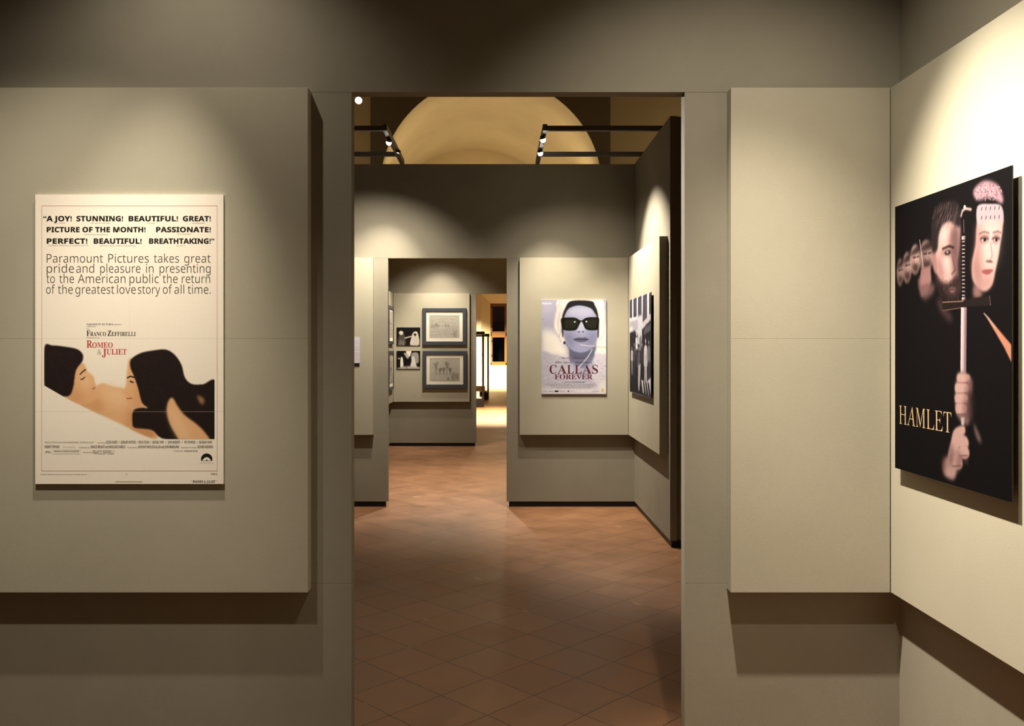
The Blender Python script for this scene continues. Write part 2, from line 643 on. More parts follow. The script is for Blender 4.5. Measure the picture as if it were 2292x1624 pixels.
# ------------------------------------------------------------------ display boards
def panel(name_label, x0, x1, y0, y1, seam=None, z0=ZB, z1=ZT):
    mb = MB()
    zs = [z0] + ([seam] if seam else []) + [z1]
    for a, b in zip(zs, zs[1:]):
        mb.box(x0, x1, y0, y1, a + (0.0001 if a != z0 else 0), b - (0.0001 if b != z1 else 0))
    o = mb.build('display_board', M['panel'], bevel=0.0009)
    return tag(o, name_label, 'display board', 'painted display boards on the partitions')


SEAM = Z(758, 3.065)
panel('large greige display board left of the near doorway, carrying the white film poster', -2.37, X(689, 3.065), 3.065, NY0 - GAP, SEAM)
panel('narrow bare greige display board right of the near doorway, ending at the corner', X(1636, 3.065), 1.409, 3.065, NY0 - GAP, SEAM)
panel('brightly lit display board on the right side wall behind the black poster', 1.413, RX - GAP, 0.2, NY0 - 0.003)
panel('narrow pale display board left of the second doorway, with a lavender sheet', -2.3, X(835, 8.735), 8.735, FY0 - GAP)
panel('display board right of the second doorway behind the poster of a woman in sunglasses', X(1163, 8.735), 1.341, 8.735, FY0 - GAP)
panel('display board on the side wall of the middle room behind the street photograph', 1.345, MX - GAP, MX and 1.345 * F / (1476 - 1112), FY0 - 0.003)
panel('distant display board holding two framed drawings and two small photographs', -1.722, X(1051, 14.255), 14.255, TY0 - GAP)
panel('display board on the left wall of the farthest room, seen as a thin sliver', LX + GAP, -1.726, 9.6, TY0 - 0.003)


# ------------------------------------------------------------------ printed pictures
class Canvas:
    """a picture computed in code, then stored as colours of a fine mesh"""

    def __init__(self, nx, ny, conv, bg):
        self.nx, self.ny, self.conv = nx, ny, conv      # conv: design point -> (0..1 from left, 0..1 from top)
        self.a = np.zeros((ny, nx, 3)) + np.asarray(bg, float)

    def mask(self, pts, feather=0.0, smooth=True):
        p = np.array([self.conv(*q) for q in pts], float) * (self.nx, self.ny)
        if smooth and len(p) > 3:
            out = []
            n = len(p)
            for i in range(n):
                p0, p1, p2, p3 = p[i - 1], p[i], p[(i + 1) % n], p[(i + 2) % n]
                for t in (0, .2, .4, .6, .8):
                    out.append(0.5 * (2 * p1 + (p2 - p0) * t + (2 * p0 - 5 * p1 + 4 * p2 - p3) * t * t + (3 * p1 - p0 - 3 * p2 + p3) * t ** 3))
            p = np.array(out)
        pad = int(feather * 2 + 3)
        x0, x1 = max(0, int(p[:, 0].min()) - pad), min(self.nx, int(p[:, 0].max()) + pad + 1)
        y0, y1 = max(0, int(p[:, 1].min()) - pad), min(self.ny, int(p[:, 1].max()) + pad + 1)
        if x1 <= x0 or y1 <= y0:
            return None
        ss = 3
        gx = x0 + (np.arange((x1 - x0) * ss) + 0.5) / ss
        gy = y0 + (np.arange((y1 - y0) * ss) + 0.5) / ss
        ins = np.zeros((len(gy), len(gx)), bool)
        for (ax, ay), (bx, by) in zip(p, np.roll(p, -1, 0)):
            if ay == by:
                continue
            rows = (gy >= min(ay, by)) & (gy < max(ay, by))
            if not rows.any():
                continue
            xc = ax + (gy[rows] - ay) * (bx - ax) / (by - ay)
            ins[rows] ^= gx[None, :] > xc[:, None]
        mk = ins.reshape(y1 - y0, ss, x1 - x0, ss).mean((1, 3))
        r = int(round(feather))
        if r > 0:
            for _ in range(2):
                for ax in (0, 1):
                    k = np.pad(mk, [(r, r) if i == ax else (0, 0) for i in (0, 1)], mode='constant')
                    c = np.cumsum(np.insert(k, 0, 0, axis=ax), axis=ax)
                    n = mk.shape[ax]
                    mk = (np.take(c, np.arange(2 * r + 1, 2 * r + 1 + n), axis=ax) - np.take(c, np.arange(0, n), axis=ax)) / (2 * r + 1)
        return mk, x0, x1, y0, y1

    def poly(self, pts, col, feather=0.0, smooth=True, alpha=1.0, clip=None):
        r = self.mask(pts, feather, smooth)
        if r is None:
            return
        mk, x0, x1, y0, y1 = r
        mk = mk * alpha
        if clip is not None:
            mk = mk * clip[y0:y1, x0:x1]
        v = self.a[y0:y1, x0:x1]
        v += (np.asarray(col, float) - v) * mk[..., None]

    def clipmask(self, pts, smooth=True, feather=0):
        full = np.zeros((self.ny, self.nx))
        mk, x0, x1, y0, y1 = self.mask(pts, feather, smooth)
        full[y0:y1, x0:x1] = mk
        return full

    def line(self, pts, w, col, alpha=1.0, feather=0.0, clip=None):
        """stroke of width w (mesh cells)"""
        p = [np.array(self.conv(*q)) * (self.nx, self.ny) for q in pts]
        inv = lambda q: (q[0] / self.nx, q[1] / self.ny)
        keep, self.conv = self.conv, lambda a, b: (a, b)
        for a, b in zip(p, p[1:]):
            d = b - a
            L = np.hypot(*d)
            if L < 1e-6:
                continue
            n = np.array((-d[1], d[0])) / L * w / 2
            e = d / L * w * 0.2
            self.poly([inv(a - e + n), inv(b + e + n), inv(b + e - n), inv(a - e - n)], col, feather, False, alpha, clip)
        self.conv = keep

    def oval(self, c, rx, ry, col, feather=0.0, alpha=1.0, tilt=0.0, clip=None):
        pts = []
        for k in range(14):
            t = 2 * PI * k / 14
            x, y = rx * math.cos(t), ry * math.sin(t)
            pts.append((c[0] + x * math.cos(tilt) - y * math.sin(tilt), c[1] + x * math.sin(tilt) + y * math.cos(tilt)))
        self.poly(pts, col, feather, True, alpha, clip)

    def grain(self, s, cells=1):
        h, w = self.ny // cells + 1, self.nx // cells + 1
        g = np.repeat(np.repeat(rng.normal(0, s, (h, w)), cells, 0), cells, 1)[:self.ny, :self.nx]
        self.a += g[..., None]

    def build(self, name, w, h, parent, y=0.0, gain=0.84):
        """mesh in the x-z plane of the parent, lower left corner at the origin, facing -y"""
        nx, ny = self.nx, self.ny
        gx, gz = np.meshgrid(np.linspace(0, w, nx), np.linspace(h, 0, ny))
        co = np.stack([gx, np.full_like(gx, y), gz], -1).reshape(-1, 3)
        i = np.arange((ny - 1) * nx).reshape(ny - 1, nx)[:, :-1]
        quads = np.stack([i, i + nx, i + nx + 1, i + 1], -1).reshape(-1, 4)
        me = bpy.data.meshes.new(name)
        me.vertices.add(len(co))
        me.vertices.foreach_set('co', co.astype(np.float32).ravel())
        me.loops.add(quads.size)
        me.loops.foreach_set('vertex_index', quads.astype(np.int32).ravel())
        me.polygons.add(len(quads))
        me.polygons.foreach_set('loop_start', np.arange(0, quads.size, 4, dtype=np.int32))
        me.update(calc_edges=True)
        at = me.color_attributes.new('print', 'FLOAT_COLOR', 'POINT')
        c = np.ones((ny * nx, 4), np.float32)
        c[:, :3] = lin(np.clip(self.a, 0, 255)).reshape(-1, 3) * gain
        at.data.foreach_set('color', c.ravel())
        me.materials.append(M['print'])
        o = bpy.data.objects.new(name, me)
        COL.objects.link(o)
        o.parent = parent
        return o


# ------------------------------------------------------------------ lettering
_cache = {}


def glyphs(s, off=0.0, style='sans'):
    """outline letters as a flat mesh; returns vertices (n,2), faces, cap height"""
    key = (s, off, style)
    if key in _cache:
        return _cache[key]
    U, Lw = {'sans': (None, None), 'bold': (0x1D5D4, 0x1D5EE), 'light': (0x1D5A0, 0x1D5BA),
             'serif': (0x1D400, 0x1D41A), 'roman': (0x1D434, 0x1D44E)}[style]

    def mp(ch):
        if U is None:
            return ch
        if 'A' <= ch <= 'Z':
            return chr(U + ord(ch) - 65)
        if 'a' <= ch <= 'z':
            return '\u210e' if (style == 'roman' and ch == 'h') else chr(Lw + ord(ch) - 97)
        if '0' <= ch <= '9' and style in ('bold', 'serif'):
            return chr({'bold': 0x1D7EC, 'serif': 0x1D7CE}[style] + ord(ch) - 48)
        return ch

    def mesh(body):
        c = bpy.data.curves.new('lettering', 'FONT')
        c.body = body
        c.size = 1.0
        c.offset = off
        c.resolution_u = 3
        o = bpy.data.objects.new('lettering', c)
        COL.objects.link(o)
        dg = bpy.context.evaluated_depsgraph_get()
        me = bpy.data.meshes.new_from_object(o.evaluated_get(dg))
        v = np.array([q.co[:2] for q in me.vertices]).reshape(-1, 2)
        f = [tuple(p.vertices) for p in me.polygons]
        bpy.data.objects.remove(o)
        bpy.data.curves.remove(c)
        bpy.data.meshes.remove(me)
        return v, f
    v, f = mesh(''.join(mp(c) for c in s))
    capv, _ = mesh(mp('H'))
    if style == 'roman':                       # stand the slanted letters upright
        sh = math.tan(math.radians(15.5))
        v = v - np.stack([v[:, 1] * sh, v[:, 1] * 0], 1)
    _cache[key] = (v, f, capv[:, 1].max())
    return _cache[key]


class Letters:
    """all lettering of one poster as one flat mesh in the x-z plane of the poster"""

    def __init__(self, conv, w, h, y=-0.00018):
        self.mb, self.conv, self.w, self.h, self.y = MB(), conv, w, h, y
        self.mats = []
        self.layer = 0

    def _m(self, m):
        if m not in self.mats:
            self.mats.append(m)
        return self.mats.index(m)

    def put(self, s, x0, x1, ytop, ybase, m, off=0.0, style='sans', crest=None):
        """letters between design x0..x1, capitals from ytop down to ybase"""
        v, f, cap = glyphs(s, off, style)
        if not len(v):
            return
        lo, hi = v[:, 0].min(), v[:, 0].max()
        px = x0 + (v[:, 0] - lo) / (hi - lo) * (x1 - x0)
        py = ybase - v[:, 1] / cap * (ybase - ytop)
        out = []
        for a, b in zip(px, py):
            s_, t_ = self.conv(a, b)
            out.append((s_ * self.w, self.y - 0.0001 * min(1, self.layer // 5), (1 - t_) * self.h))
        self.mb.add(out, f, self._m(m))

    def rect(self, x0, x1, y0, y1, m):
        self.layer += 1
        out = []
        for a, b in ((x0, y1), (x1, y1), (x1, y0), (x0, y0)):
            s_, t_ = self.conv(a, b)
            out.append((s_ * self.w, self.y - 0.00002 * self.layer, (1 - t_) * self.h))
        self.mb.add(out, [(0, 1, 2, 3)], self._m(m))

    def shape(self, pts, m):
        self.layer += 1
        out = []
        for a, b in pts:
            s_, t_ = self.conv(a, b)
            out.append((s_ * self.w, self.y - 0.00002 * self.layer, (1 - t_) * self.h))
        self.mb.add(out, [tuple(range(len(out)))[::-1]], self._m(m))

    def outline(self, x0, x1, y0, y1, t, m):
        self.rect(x0, x1, y0, y0 + t, m)
        self.rect(x0, x1, y1 - t, y1, m)
        self.rect(x0, x0 + t, y0 + t, y1 - t, m)
        self.rect(x1 - t, x1, y0 + t, y1 - t, m)

    def build(self, parent, name='lettering'):
        me = bpy.data.meshes.new(name)
        me.from_pydata(self.mb.v, [], self.mb.f)
        for m in self.mats:
            me.materials.append(M[m])
        me.polygons.foreach_set('material_index', self.mb.m)
        o = bpy.data.objects.new(name, me)
        COL.objects.link(o)
        o.parent = parent
        return o


def board(parent, w, h, t, m):
    """backing board of a poster behind its print"""
    return MB().box(0, w, 0.0008, t, 0, h).build('board', M[m], parent)


def spacers(parent, w, h, y0, y1):
    """four small blocks that hold a board off the wall"""
    for a in (0.2, 0.8):
        for b in (0.2, 0.8):
            MB().box(w * a - 0.02, w * a + 0.02, y0, y1, h * b - 0.02, h * b + 0.02).build('spacer', M['board_dark'], parent)


# ---- white film poster, near left ------------------------------------------------
PY = 3.053
px0, px1, pz0, pz1 = X(79, PY), X(500, PY), Z(1082.5, PY), Z(435, PY)
PW, PH = px1 - px0, pz1 - pz0
poster = empty('film_poster', (px0, PY, pz0), 'white film poster with bold black headline lines and two dark-haired people lying below', 'poster')
board(poster, PW, PH, 3.065 - PY - 0.0004, 'board_edge')
conv1 = lambda u, v: ((u - 79) / 421.0, (v - 435) / 647.5)
cv = Canvas(460, 707, conv1, (243, 233, 216))


def zb(*pts):        # points read in an enlargement of the lower half
    return [(60 + a / 3.961, 690 + b / 3.961) for a, b in pts]


art = cv.clipmask([(99.5, 760), (480, 760), (480, 982), (99.5, 982)], False)
SK, SK2, SK3 = (226, 176, 128), (206, 148, 98), (240, 203, 160)
HAIR, HAIR2 = (38, 29, 27), (58, 45, 40)
# lying shoulders and chest
cv.poly(zb((360, 800), (480, 840), (640, 672), (760, 690), (900, 730), (1010, 880), (1160, 1060), (1150, 1150), (1080, 1140), (860, 1035), (600, 915)), SK, 2, True, 1, art)
cv.poly(zb((470, 845), (640, 800), (680, 880), (640, 940), (560, 895)), SK2, 6, True, .55, art)
cv.poly(zb((650, 690), (860, 720), (890, 850), (760, 860)), SK3, 12, True, .6, art)
cv.poly(zb((900, 890), (1010, 890), (960, 1050), (880, 1030)), SK2, 8, True, .7, art)
# plain rounded face of the person on the left
cv.poly(zb((420, 520), (505, 490), (540, 560), (590, 600), (602, 650), (625, 710), (632, 780), (560, 832), (470, 850), (370, 815), (330, 790), (400, 700)), SK, 2, True, 1, art)
cv.poly(zb((395, 700), (450, 700), (520, 820), (430, 840), (350, 795)), SK2, 8, True, .5, art)
cv.poly(zb((480, 560), (560, 600), (570, 680), (500, 700)), SK3, 8, True, .5, art)
cv.line(zb((472, 585), (497, 560), (522, 540)), 3.0, (48, 34, 28), 1, 0, art)
cv.line(zb((478, 628), (498, 625), (515, 608)), 2.6, (48, 34, 28), 1, 0, art)
cv.line(zb((582, 716), (605, 700)), 2.2, (150, 70, 55), 1, 0, art)
cv.poly(zb((157, 345), (230, 328), (350, 340), (450, 362), (498, 410), (492, 470), (452, 520), (430, 575), (412, 700), (380, 770), (310, 776), (240, 735), (157, 680)), HAIR, 1, True, 1, art)
for k in range(26):
    x, y = random.uniform(180, 420), random.uniform(350, 640)
    cv.line(zb((x, y), (x + random.uniform(10, 40), y + random.uniform(5, 50))), 1.0, HAIR2, .6, 0, art)
# sheet in front
cv.poly(zb((100, 655), (157, 682), (360, 800), (600, 922), (860, 1045), (1090, 1148), (1200, 1230), (100, 1230)), (243, 233, 216), 0, False, 1, art)
# face, hair and arm of the person on the right
cv.poly(zb((925, 440), (890, 540), (885, 620), (872, 700), (845, 745), (880, 775), (885, 810), (900, 840), (905, 890), (960, 905), (1060, 880), (1080, 600)), SK, 2, True, 1, art)
cv.poly(zb((960, 640), (1040, 640), (1050, 890), (950, 900)), SK2, 8, True, .45, art)
cv.line(zb((890, 615), (920, 600), (955, 612)), 3.2, (45, 30, 26), 1, 0, art)
cv.line(zb((915, 645), (945, 655)), 3.4, (45, 30, 26), 1, 0, art)
cv.line(zb((885, 798), (932, 795)), 2.4, (165, 80, 66), 1, 0, art)
cv.poly(zb((925, 450), (1010, 395), (1120, 372), (1230, 364), (1310, 410), (1370, 500), (1400, 610), (1460, 668), (1560, 672), (1680, 660), (1680, 1160), (1240, 1160), (1110, 1080), (960, 1060), (935, 1000), (945, 905), (1010, 880), (1070, 880), (1020, 830), (985, 700), (950, 600), (918, 520)), HAIR, 1, True, 1, art)
for k in range(40):
    x, y = random.uniform(1000, 1600), random.uniform(420, 1000)
    if x > 1400 and y < 720:
        continue
    cv.line(zb((x, y), (x + random.uniform(20, 70), y + random.uniform(20, 90))), 1.0, HAIR2, .55, 0, art)
cv.poly(zb((1290, 790), (1250, 830), (1240, 920), (1270, 1030), (1340, 1150), (1370, 1180), (1610, 1180), (1580, 1100), (1500, 1020), (1400, 945), (1340, 870)), SK, 2, True, 1, art)
cv.poly(zb((1260, 900), (1320, 920), (1450, 1150), (1350, 1150)), SK3, 10, True, .6, art)
cv.poly(zb((1510, 770), (1570, 800), (1560, 850), (1530, 830)), SK2, 3, True, .7, art)
cv.poly(zb((920, 1062), (1090, 1075), (1130, 1105), (1090, 1140)), SK2, 2, True, .9, art)
# folds of the sheet of paper
cv.line([(79, 757.5), (500, 757.5)], 1.2, (205, 190, 165), .6)
cv.line([(79, 920.5), (500, 920.5)], 1.2, (205, 190, 165), .7)
cv.line([(290, 660), (290, 780)], 1.0, (215, 200, 178), .4)
cv.grain(1.2, 2)
cv.build('print', PW, PH, poster)

lt = Letters(conv1, PW, PH)


def za(s, x0, x1, yt, yb, m, **k):       # enlargement of the upper half
    lt.put(s, 60 + x0 / 4.776, 60 + x1 / 4.776, 420 + yt / 4.776, 420 + yb / 4.776, m, **k)


def zc(s, x0, x1, yt, yb, m, **k):       # enlargement of the lower half
    lt.put(s, 60 + x0 / 3.961, 60 + x1 / 3.961, 690 + yt / 3.961, 690 + yb / 3.961, m, **k)


lt.outline(93, 486.5, 460, 1054, 0.9, 'redline')
for s, a, b in (('“A JOY!', 175, 482), ('STUNNING!', 530, 1030), ('BEAUTIFUL!', 1088, 1617), ('GREAT!', 1668, 1968)):
    za(s, a, b, 301, 357, 'ink', style='bold', off=0.022)
for s, a, b in (('PICTURE OF THE MONTH!', 213, 1270), ('PASSIONATE!', 1382, 1968)):
    za(s, a, b, 419, 474, 'ink', style='bold', off=0.022)
for s, a, b in (('PERFECT!', 213, 648), ('BEAUTIFUL!', 715, 1228), ('BREATHTAKING!”', 1307, 2005)):
    za(s, a, b, 541, 597, 'ink', style='bold', off=0.022)
for s, a, b, y in (('N.Y. TIMES', 295, 408, 382), ('SATURDAY REVIEW', 683, 893, 383), ('PLAYBOY', 1280, 1375, 383), ('NEWSWEEK', 1765, 1905, 383),
                   ('SEVENTEEN MAGAZINE', 615, 868, 505), ('TIME MAGAZINE', 1605, 1755, 500),
                   ('WOMEN’S WEAR DAILY, COSMOPOLITAN', 230, 657, 622), ('GOOD, NEW YORK MAGAZINE', 780, 1165, 624), ('McCALL’S', 1595, 1695, 624)):
    za(s, a, b, y - 9, y, 'greyink', style='light')
PT = [(800, (('Paramount', 213, 815), ('Pictures', 872, 1305), ('takes', 1358, 1627), ('great', 1683, 1965))),
      (908, (('pride', 213, 505), ('and', 528, 720), ('pleasure', 785, 1215), ('in', 1275, 1355), ('presenting', 1420, 1965))),
      (1018, (('to', 210, 300), ('the', 348, 505), ('American', 547, 1055), ('public', 1098, 1410), ('the', 1453, 1612), ('return', 1658, 1960))),
      (1132, (('of', 207, 300), ('the', 333, 492), ('greatest', 520, 935), ('love', 965, 1165), ('story', 1187, 1425), ('of', 1455, 1553), ('all', 1578, 1683), ('time.', 1720, 1965)))]
for yb, ws in PT:
    for s, a, b in ws:
        za(s, a, b, yb - 92, yb, 'greyink', style='light', off=-0.006)
zc('PARAMOUNT PICTURES', 530, 765, 133, 148, 'ink', style='serif')
zc('presents', 772, 838, 133, 147, 'ink', style='roman')
zc('A BHE FILM', 530, 610, 156, 164, 'greyink', style='serif')
zc('The', 530, 556, 177, 187, 'greyink', style='roman')
zc('F', 530, 562, 195, 243, 'ink', style='serif')
zc('RANCO', 563, 703, 208, 243, 'ink', style='serif')
zc('Z', 716, 750, 195, 243, 'ink', style='serif')
zc('EFFIRELLI', 752, 965, 208, 243, 'ink', style='serif')
zc('Production of', 530, 640, 252, 263, 'greyink', style='roman')
zc('R', 530, 580, 283, 347, 'redink', style='serif')
zc('OMEO', 580, 762, 301, 347, 'redink', style='serif')
zc('&', 625, 662, 362, 408, 'palegrey')
zc('J', 668, 706, 357, 425, 'redink', style='serif')
zc('ULIET', 708, 885, 360, 407, 'redink', style='serif')
zc('PRODUCTION OF WILLIAM SHAKESPEARE’S “ROMEO & JULIET”', 160, 600, 1180, 1194, 'greyink', style='light')
zc('starring', 628, 695, 1183, 1195, 'greyink', style='roman')
for s, a, b in (('OLIVIA HUSSEY', 703, 805), ('LEONARD WHITING', 833, 965), ('MILO O’SHEA', 993, 1085), ('MICHAEL YORK', 1115, 1215), ('JOHN McENERY', 1250, 1360), ('PAT HEYWOOD', 1397, 1495), ('NATASHA PARRY', 1527, 1645)):
    zc(s, a, b, 1173, 1196, 'ink', style='bold')
for x in (819, 979, 1100, 1232, 1378, 1511):
    zc('/', x - 5, x + 5, 1173, 1196, 'greyink')
zc('ROBERT STEPHENS', 160, 290, 1214, 1237, 'ink', style='bold')
zc('Screenplay', 320, 430, 1216, 1236, 'palegrey', style='roman')
zc('Screenplay by', 462, 560, 1226, 1238, 'greyink', style='light')
zc('FRANCO BRUSATI and MASOLINO D’AMICO', 567, 872, 1214, 1238, 'ink', style='bold')
zc('Produced by', 890, 980, 1226, 1238, 'greyink', style='light')
zc('ANTHONY HAVELOCK-ALLAN and JOHN BRABOURNE', 987, 1350, 1214, 1238, 'ink', style='bold')
zc('Associate Producer', 1368, 1508, 1226, 1238, 'greyink', style='light')
zc('RICHARD GOODWIN', 1515, 1650, 1214, 1238, 'ink', style='bold')
zc('PG', 165, 215, 1264, 1282, 'ink', style='serif')
lt.outline(60 + 225 / 3.961, 60 + 480 / 3.961, 690 + 1254 / 3.961, 690 + 1292 / 3.961, 0.35, 'palegrey')
zc('PARENTAL GUIDANCE SUGGESTED', 240, 465, 1260, 1270, 'greyink', style='bold')
zc('SOME MATERIAL MAY NOT BE SUITABLE', 240, 465, 1278, 1286, 'palegrey', style='light')
zc('Directed by', 497, 578, 1268, 1280, 'greyink', style='light')
zc('FRANCO ZEFFIRELLI', 585, 775, 1258, 1292, 'ink', style='light')
zc('TECHNICOLOR', 1303, 1383, 1256, 1269, 'ink', style='roman')
zc('A PARAMOUNT PICTURE', 1392, 1513, 1257, 1269, 'greyink', style='bold')


def logo(cx, cy, r):
    top = [(cx + r * math.cos(t), cy - r * math.sin(t)) for t in np.linspace(-0.28, PI + 0.28, 30)]
    lt.shape(top, 'ink')
    lt.shape([(cx - 0.80 * r, cy + .24 * r), (cx - .28 * r, cy - .30 * r), (cx - .14 * r, cy - .20 * r), (cx, cy - 0.42 * r), (cx + .14 * r, cy - .22 * r), (cx + .26 * r, cy - .32 * r), (cx + .80 * r, cy + .24 * r)], 'mount')
    lt.shape([(cx - .10 * r, cy + .24 * r), (cx - .02 * r, cy - .12 * r), (cx + .14 * r, cy + .24 * r)], 'ink')
    lt.put('Paramount', cx - .55 * r, cx + .55 * r, cy - .62 * r, cy - .42 * r, 'mount', style='roman')


lt.rect(60 + 1530 / 3.961, 60 + 1655 / 3.961, 690 + 1366 / 3.961, 690 + 1368 / 3.961, 'palegrey')
logo(60 + 1595 / 3.961, 690 + 1335 / 3.961, 12.8)
zc('Copyright 1968 by Paramount Pictures Corporation. All Rights Reserved.', 122, 535, 1466, 1475, 'greyink', style='light')
zc('69', 877, 890, 1464, 1473, 'greyink')
zc('R 69/12', 1633, 1690, 1460, 1473, 'ink', style='bold')
zc('“ ROMEO & JULIET ”', 1455, 1690, 1524, 1544, 'ink', style='bold')
lt.rect(60 + 785 / 3.961, 60 + 1025 / 3.961, 690 + 1531 / 3.961, 690 + 1537 / 3.961, 'palegrey')
lt.build(poster)

# ---- black film poster, near right wall ------------------------------------------
HX = 1.389
hy0, hy1 = 2.984, 2.309
hz0, hz1 = 1.203, 2.112
HW, HH = hy0 - hy1, hz1 - hz0
# local x runs from the far edge towards the camera, so the poster faces -X
ham = empty('film_poster', (HX, hy0, hz0), 'black film poster with pale faces and an upright sword on the right side wall', 'poster', rz=-PI / 2)
board(ham, HW, HH, 0.005, 'board_dark')
spacers(ham, HW, HH, 0.005, 1.413 - HX - 0.0004)


def conv2(s, z):
    return (s / HW, (hz1 - z) / HH)


def hp(u, v):
    Y = HX * F / (u - 1112.0)
    return (hy0 - Y, H + (782.0 - v) * Y / F)


def ha(*p):
    return [hp(1980 + a / 3.865, 340 + b / 3.865) for a, b in p]


def hb(*p):
    return [hp(1980 + a / 3.692, 760 + b / 3.692) for a, b in p]


cv = Canvas(430, 580, conv2, (12, 9, 11))
P1, P2, P3, PD = (206, 166, 160), (160, 118, 116), (240, 214, 212), (84, 58, 60)
# faces in a receding row, plain ovals in half light
for (a, b, rx, ry, br) in ((135, 1040, 30, 120, .70), (195, 1000, 40, 135, .76), (265, 930, 46, 130, .84), (360, 900, 62, 140, .66)):
    col = [c * br for c in P1]
    pts = [(a + rx * math.cos(t), b + ry * math.sin(t) - 6 * math.cos(t)) for t in np.linspace(0, 2 * PI, 12)[:-1]]
    cv.poly(ha(*pts), col, 3)
    cv.poly(ha((a + rx * .1, b - ry * .3), (a + rx * .75, b - ry * .35), (a + rx * .8, b + ry * .2), (a + rx * .2, b + ry * .3)), [min(255, c * 1.25) for c in col], 5, True, .6)
    cv.poly(ha((a - rx, b - ry * .35), (a + rx, b - ry * 1.1), (a + rx * .9, b - ry * .55), (a - rx * .6, b - ry * .3)), (34, 25, 26), 4, True, .85)
    cv.line(ha((a - rx * .4, b - ry * .12), (a + rx * .1, b - ry * .16)), 3, (30, 20, 20), .9, 1)
    cv.line(ha((a + rx * .3, b - ry * .16), (a + rx * .8, b - ry * .22)), 3, (30, 20, 20), .9, 1)
    cv.poly(ha((a - rx * .5, b + ry * .35), (a + rx * .6, b + ry * .3), (a + rx * .4, b + ry * .85), (a - rx * .3, b + ry * .8)), (44, 30, 30), 5, True, .8)
    cv.line(ha((a, b), (a + rx * .15, b + ry * .25)), 2.5, [c * br for c in P3], .8, 1)
# raised fist of the figure in the middle
for k in range(4):
    cv.oval(ha((325 + 20 * k, 1080 - 6 * k))[0], 0.012, 0.030, P2, 2, .9)
cv.poly(ha((295, 1090), (390, 1060), (400, 1150), (330, 1260), (300, 1200)), P2, 4, True, .75)
cv.poly(ha((350, 1180), (430, 1140), (420, 1220), (340, 1280)), [c * .8 for c in P2], 6, True, .8)
cv.line(ha((303, 760), (325, 920), (335, 1000)), 2.2, P3, .7)
# half face with dark hair and beard, left of the sword
cv.poly(ha((455, 700), (500, 600), (640, 600), (650, 800), (630, 1000), (650, 1200), (560, 1260), (480, 1120), (430, 1000), (410, 850)), P1, 3)
cv.poly(ha((560, 700), (650, 660), (650, 1150), (600, 1100)), PD, 9, True, .75)
cv.poly(ha((405, 870), (440, 860), (455, 1040), (425, 1020)), P2, 3)
cv.poly(ha((410, 860), (405, 650), (430, 520), (490, 440), (620, 430), (655, 520), (655, 640), (620, 640), (560, 600), (500, 640), (470, 720), (455, 850)), (38, 30, 32), 3)
for k in range(95):
    x = random.uniform(428, 640)
    y = random.uniform(430, 600)
    cv.line(ha((x, y), (x - 22 + random.uniform(-15, 15), y + random.uniform(50, 120))), 1.0, random.choice([(120, 96, 96), (70, 54, 56), (24, 19, 21), (150, 124, 122)]), .6)
cv.line(ha((500, 840), (560, 815), (600, 830)), 5, (40, 26, 26), .9, 1)
cv.oval(ha((545, 872))[0], 0.018, 0.008, (36, 26, 28), 1)
cv.oval(ha((543, 866))[0], 0.006, 0.004, (190, 180, 178), 0)
cv.line(ha((585, 900), (610, 1020), (580, 1060)), 4, PD, .8, 1)
cv.poly(ha((440, 1060), (500, 1120), (560, 1130), (610, 1080), (655, 1090), (650, 1290), (560, 1290), (490, 1260), (445, 1160)), (40, 27, 28), 4, True, .92)
cv.poly(ha((555, 1185), (585, 1172), (615, 1182), (600, 1215), (570, 1215)), P2, 2, True, .75)
cv.line(ha((555, 1192), (585, 1190), (613, 1190)), 2.4, (44, 28, 30), .9, 1)
cv.poly(ha((455, 900), (490, 930), (520, 1040), (500, 1110), (460, 1080)), P2, 8, True, .8)
cv.poly(ha((490, 690), (540, 650), (570, 690), (520, 760), (480, 800)), P3, 9, True, .45)
cv.poly(ha((510, 900), (560, 905), (575, 980), (540, 1040), (510, 980)), P3, 9, True, .4)
cv.poly(ha((500, 850), (600, 850), (610, 885), (500, 890)), PD, 5, True, .55)
for k in range(60):
    x, y = random.uniform(470, 640), random.uniform(1080, 1270)
    cv.line(ha((x, y), (x + random.uniform(-6, 10), y + random.uniform(14, 36))), 1.1, random.choice([(80, 58, 58), (24, 18, 20), (110, 84, 80)]), .6)
cv.poly(ha((450, 1270), (510, 1300), (590, 1440), (560, 1470), (480, 1380)), PD, 6, True, .7)
# pale face with a jewelled band, right of the sword
cv.poly(ha((795, 640), (820, 560), (1010, 560), (1020, 660), (1000, 800), (985, 900), (960, 1020), (930, 1150), (870, 1205), (810, 1180), (760, 1100), (755, 960), (785, 800)), P1, 2)
cv.poly(ha((850, 640), (985, 640), (985, 800), (960, 960), (900, 1000), (850, 880)), P3, 16, True, .5)
cv.poly(ha((800, 640), (830, 640), (830, 900), (850, 1100), (800, 1120), (765, 1000), (785, 800)), P2, 10, True, .8)
cv.poly(ha((860, 1080), (940, 1080), (925, 1150), (870, 1200), (820, 1180)), P2, 8, True, .5)
cv.poly(ha((755, 950), (800, 960), (840, 1150), (790, 1170)), P2, 7, True, .6)
cv.poly(ha((770, 1150), (835, 1190), (835, 1260), (770, 1260)), P2, 5, True, .85)
for cx, w_ in ((862, 0.024), (962, 0.018)):
    cv.oval(ha((cx, 752))[0], w_, 0.012, (120, 84, 84), 3, .8)
    cv.oval(ha((cx, 760))[0], w_ * .55, 0.0045, (200, 186, 186), 1)
    cv.oval(ha((cx + 4, 760))[0], w_ * .30, 0.0050, (25, 20, 26), 0)
    cv.line(ha((cx - 34, 752), (cx, 742), (cx + 34, 754)), 2.2, (50, 34, 38), .85, 1)
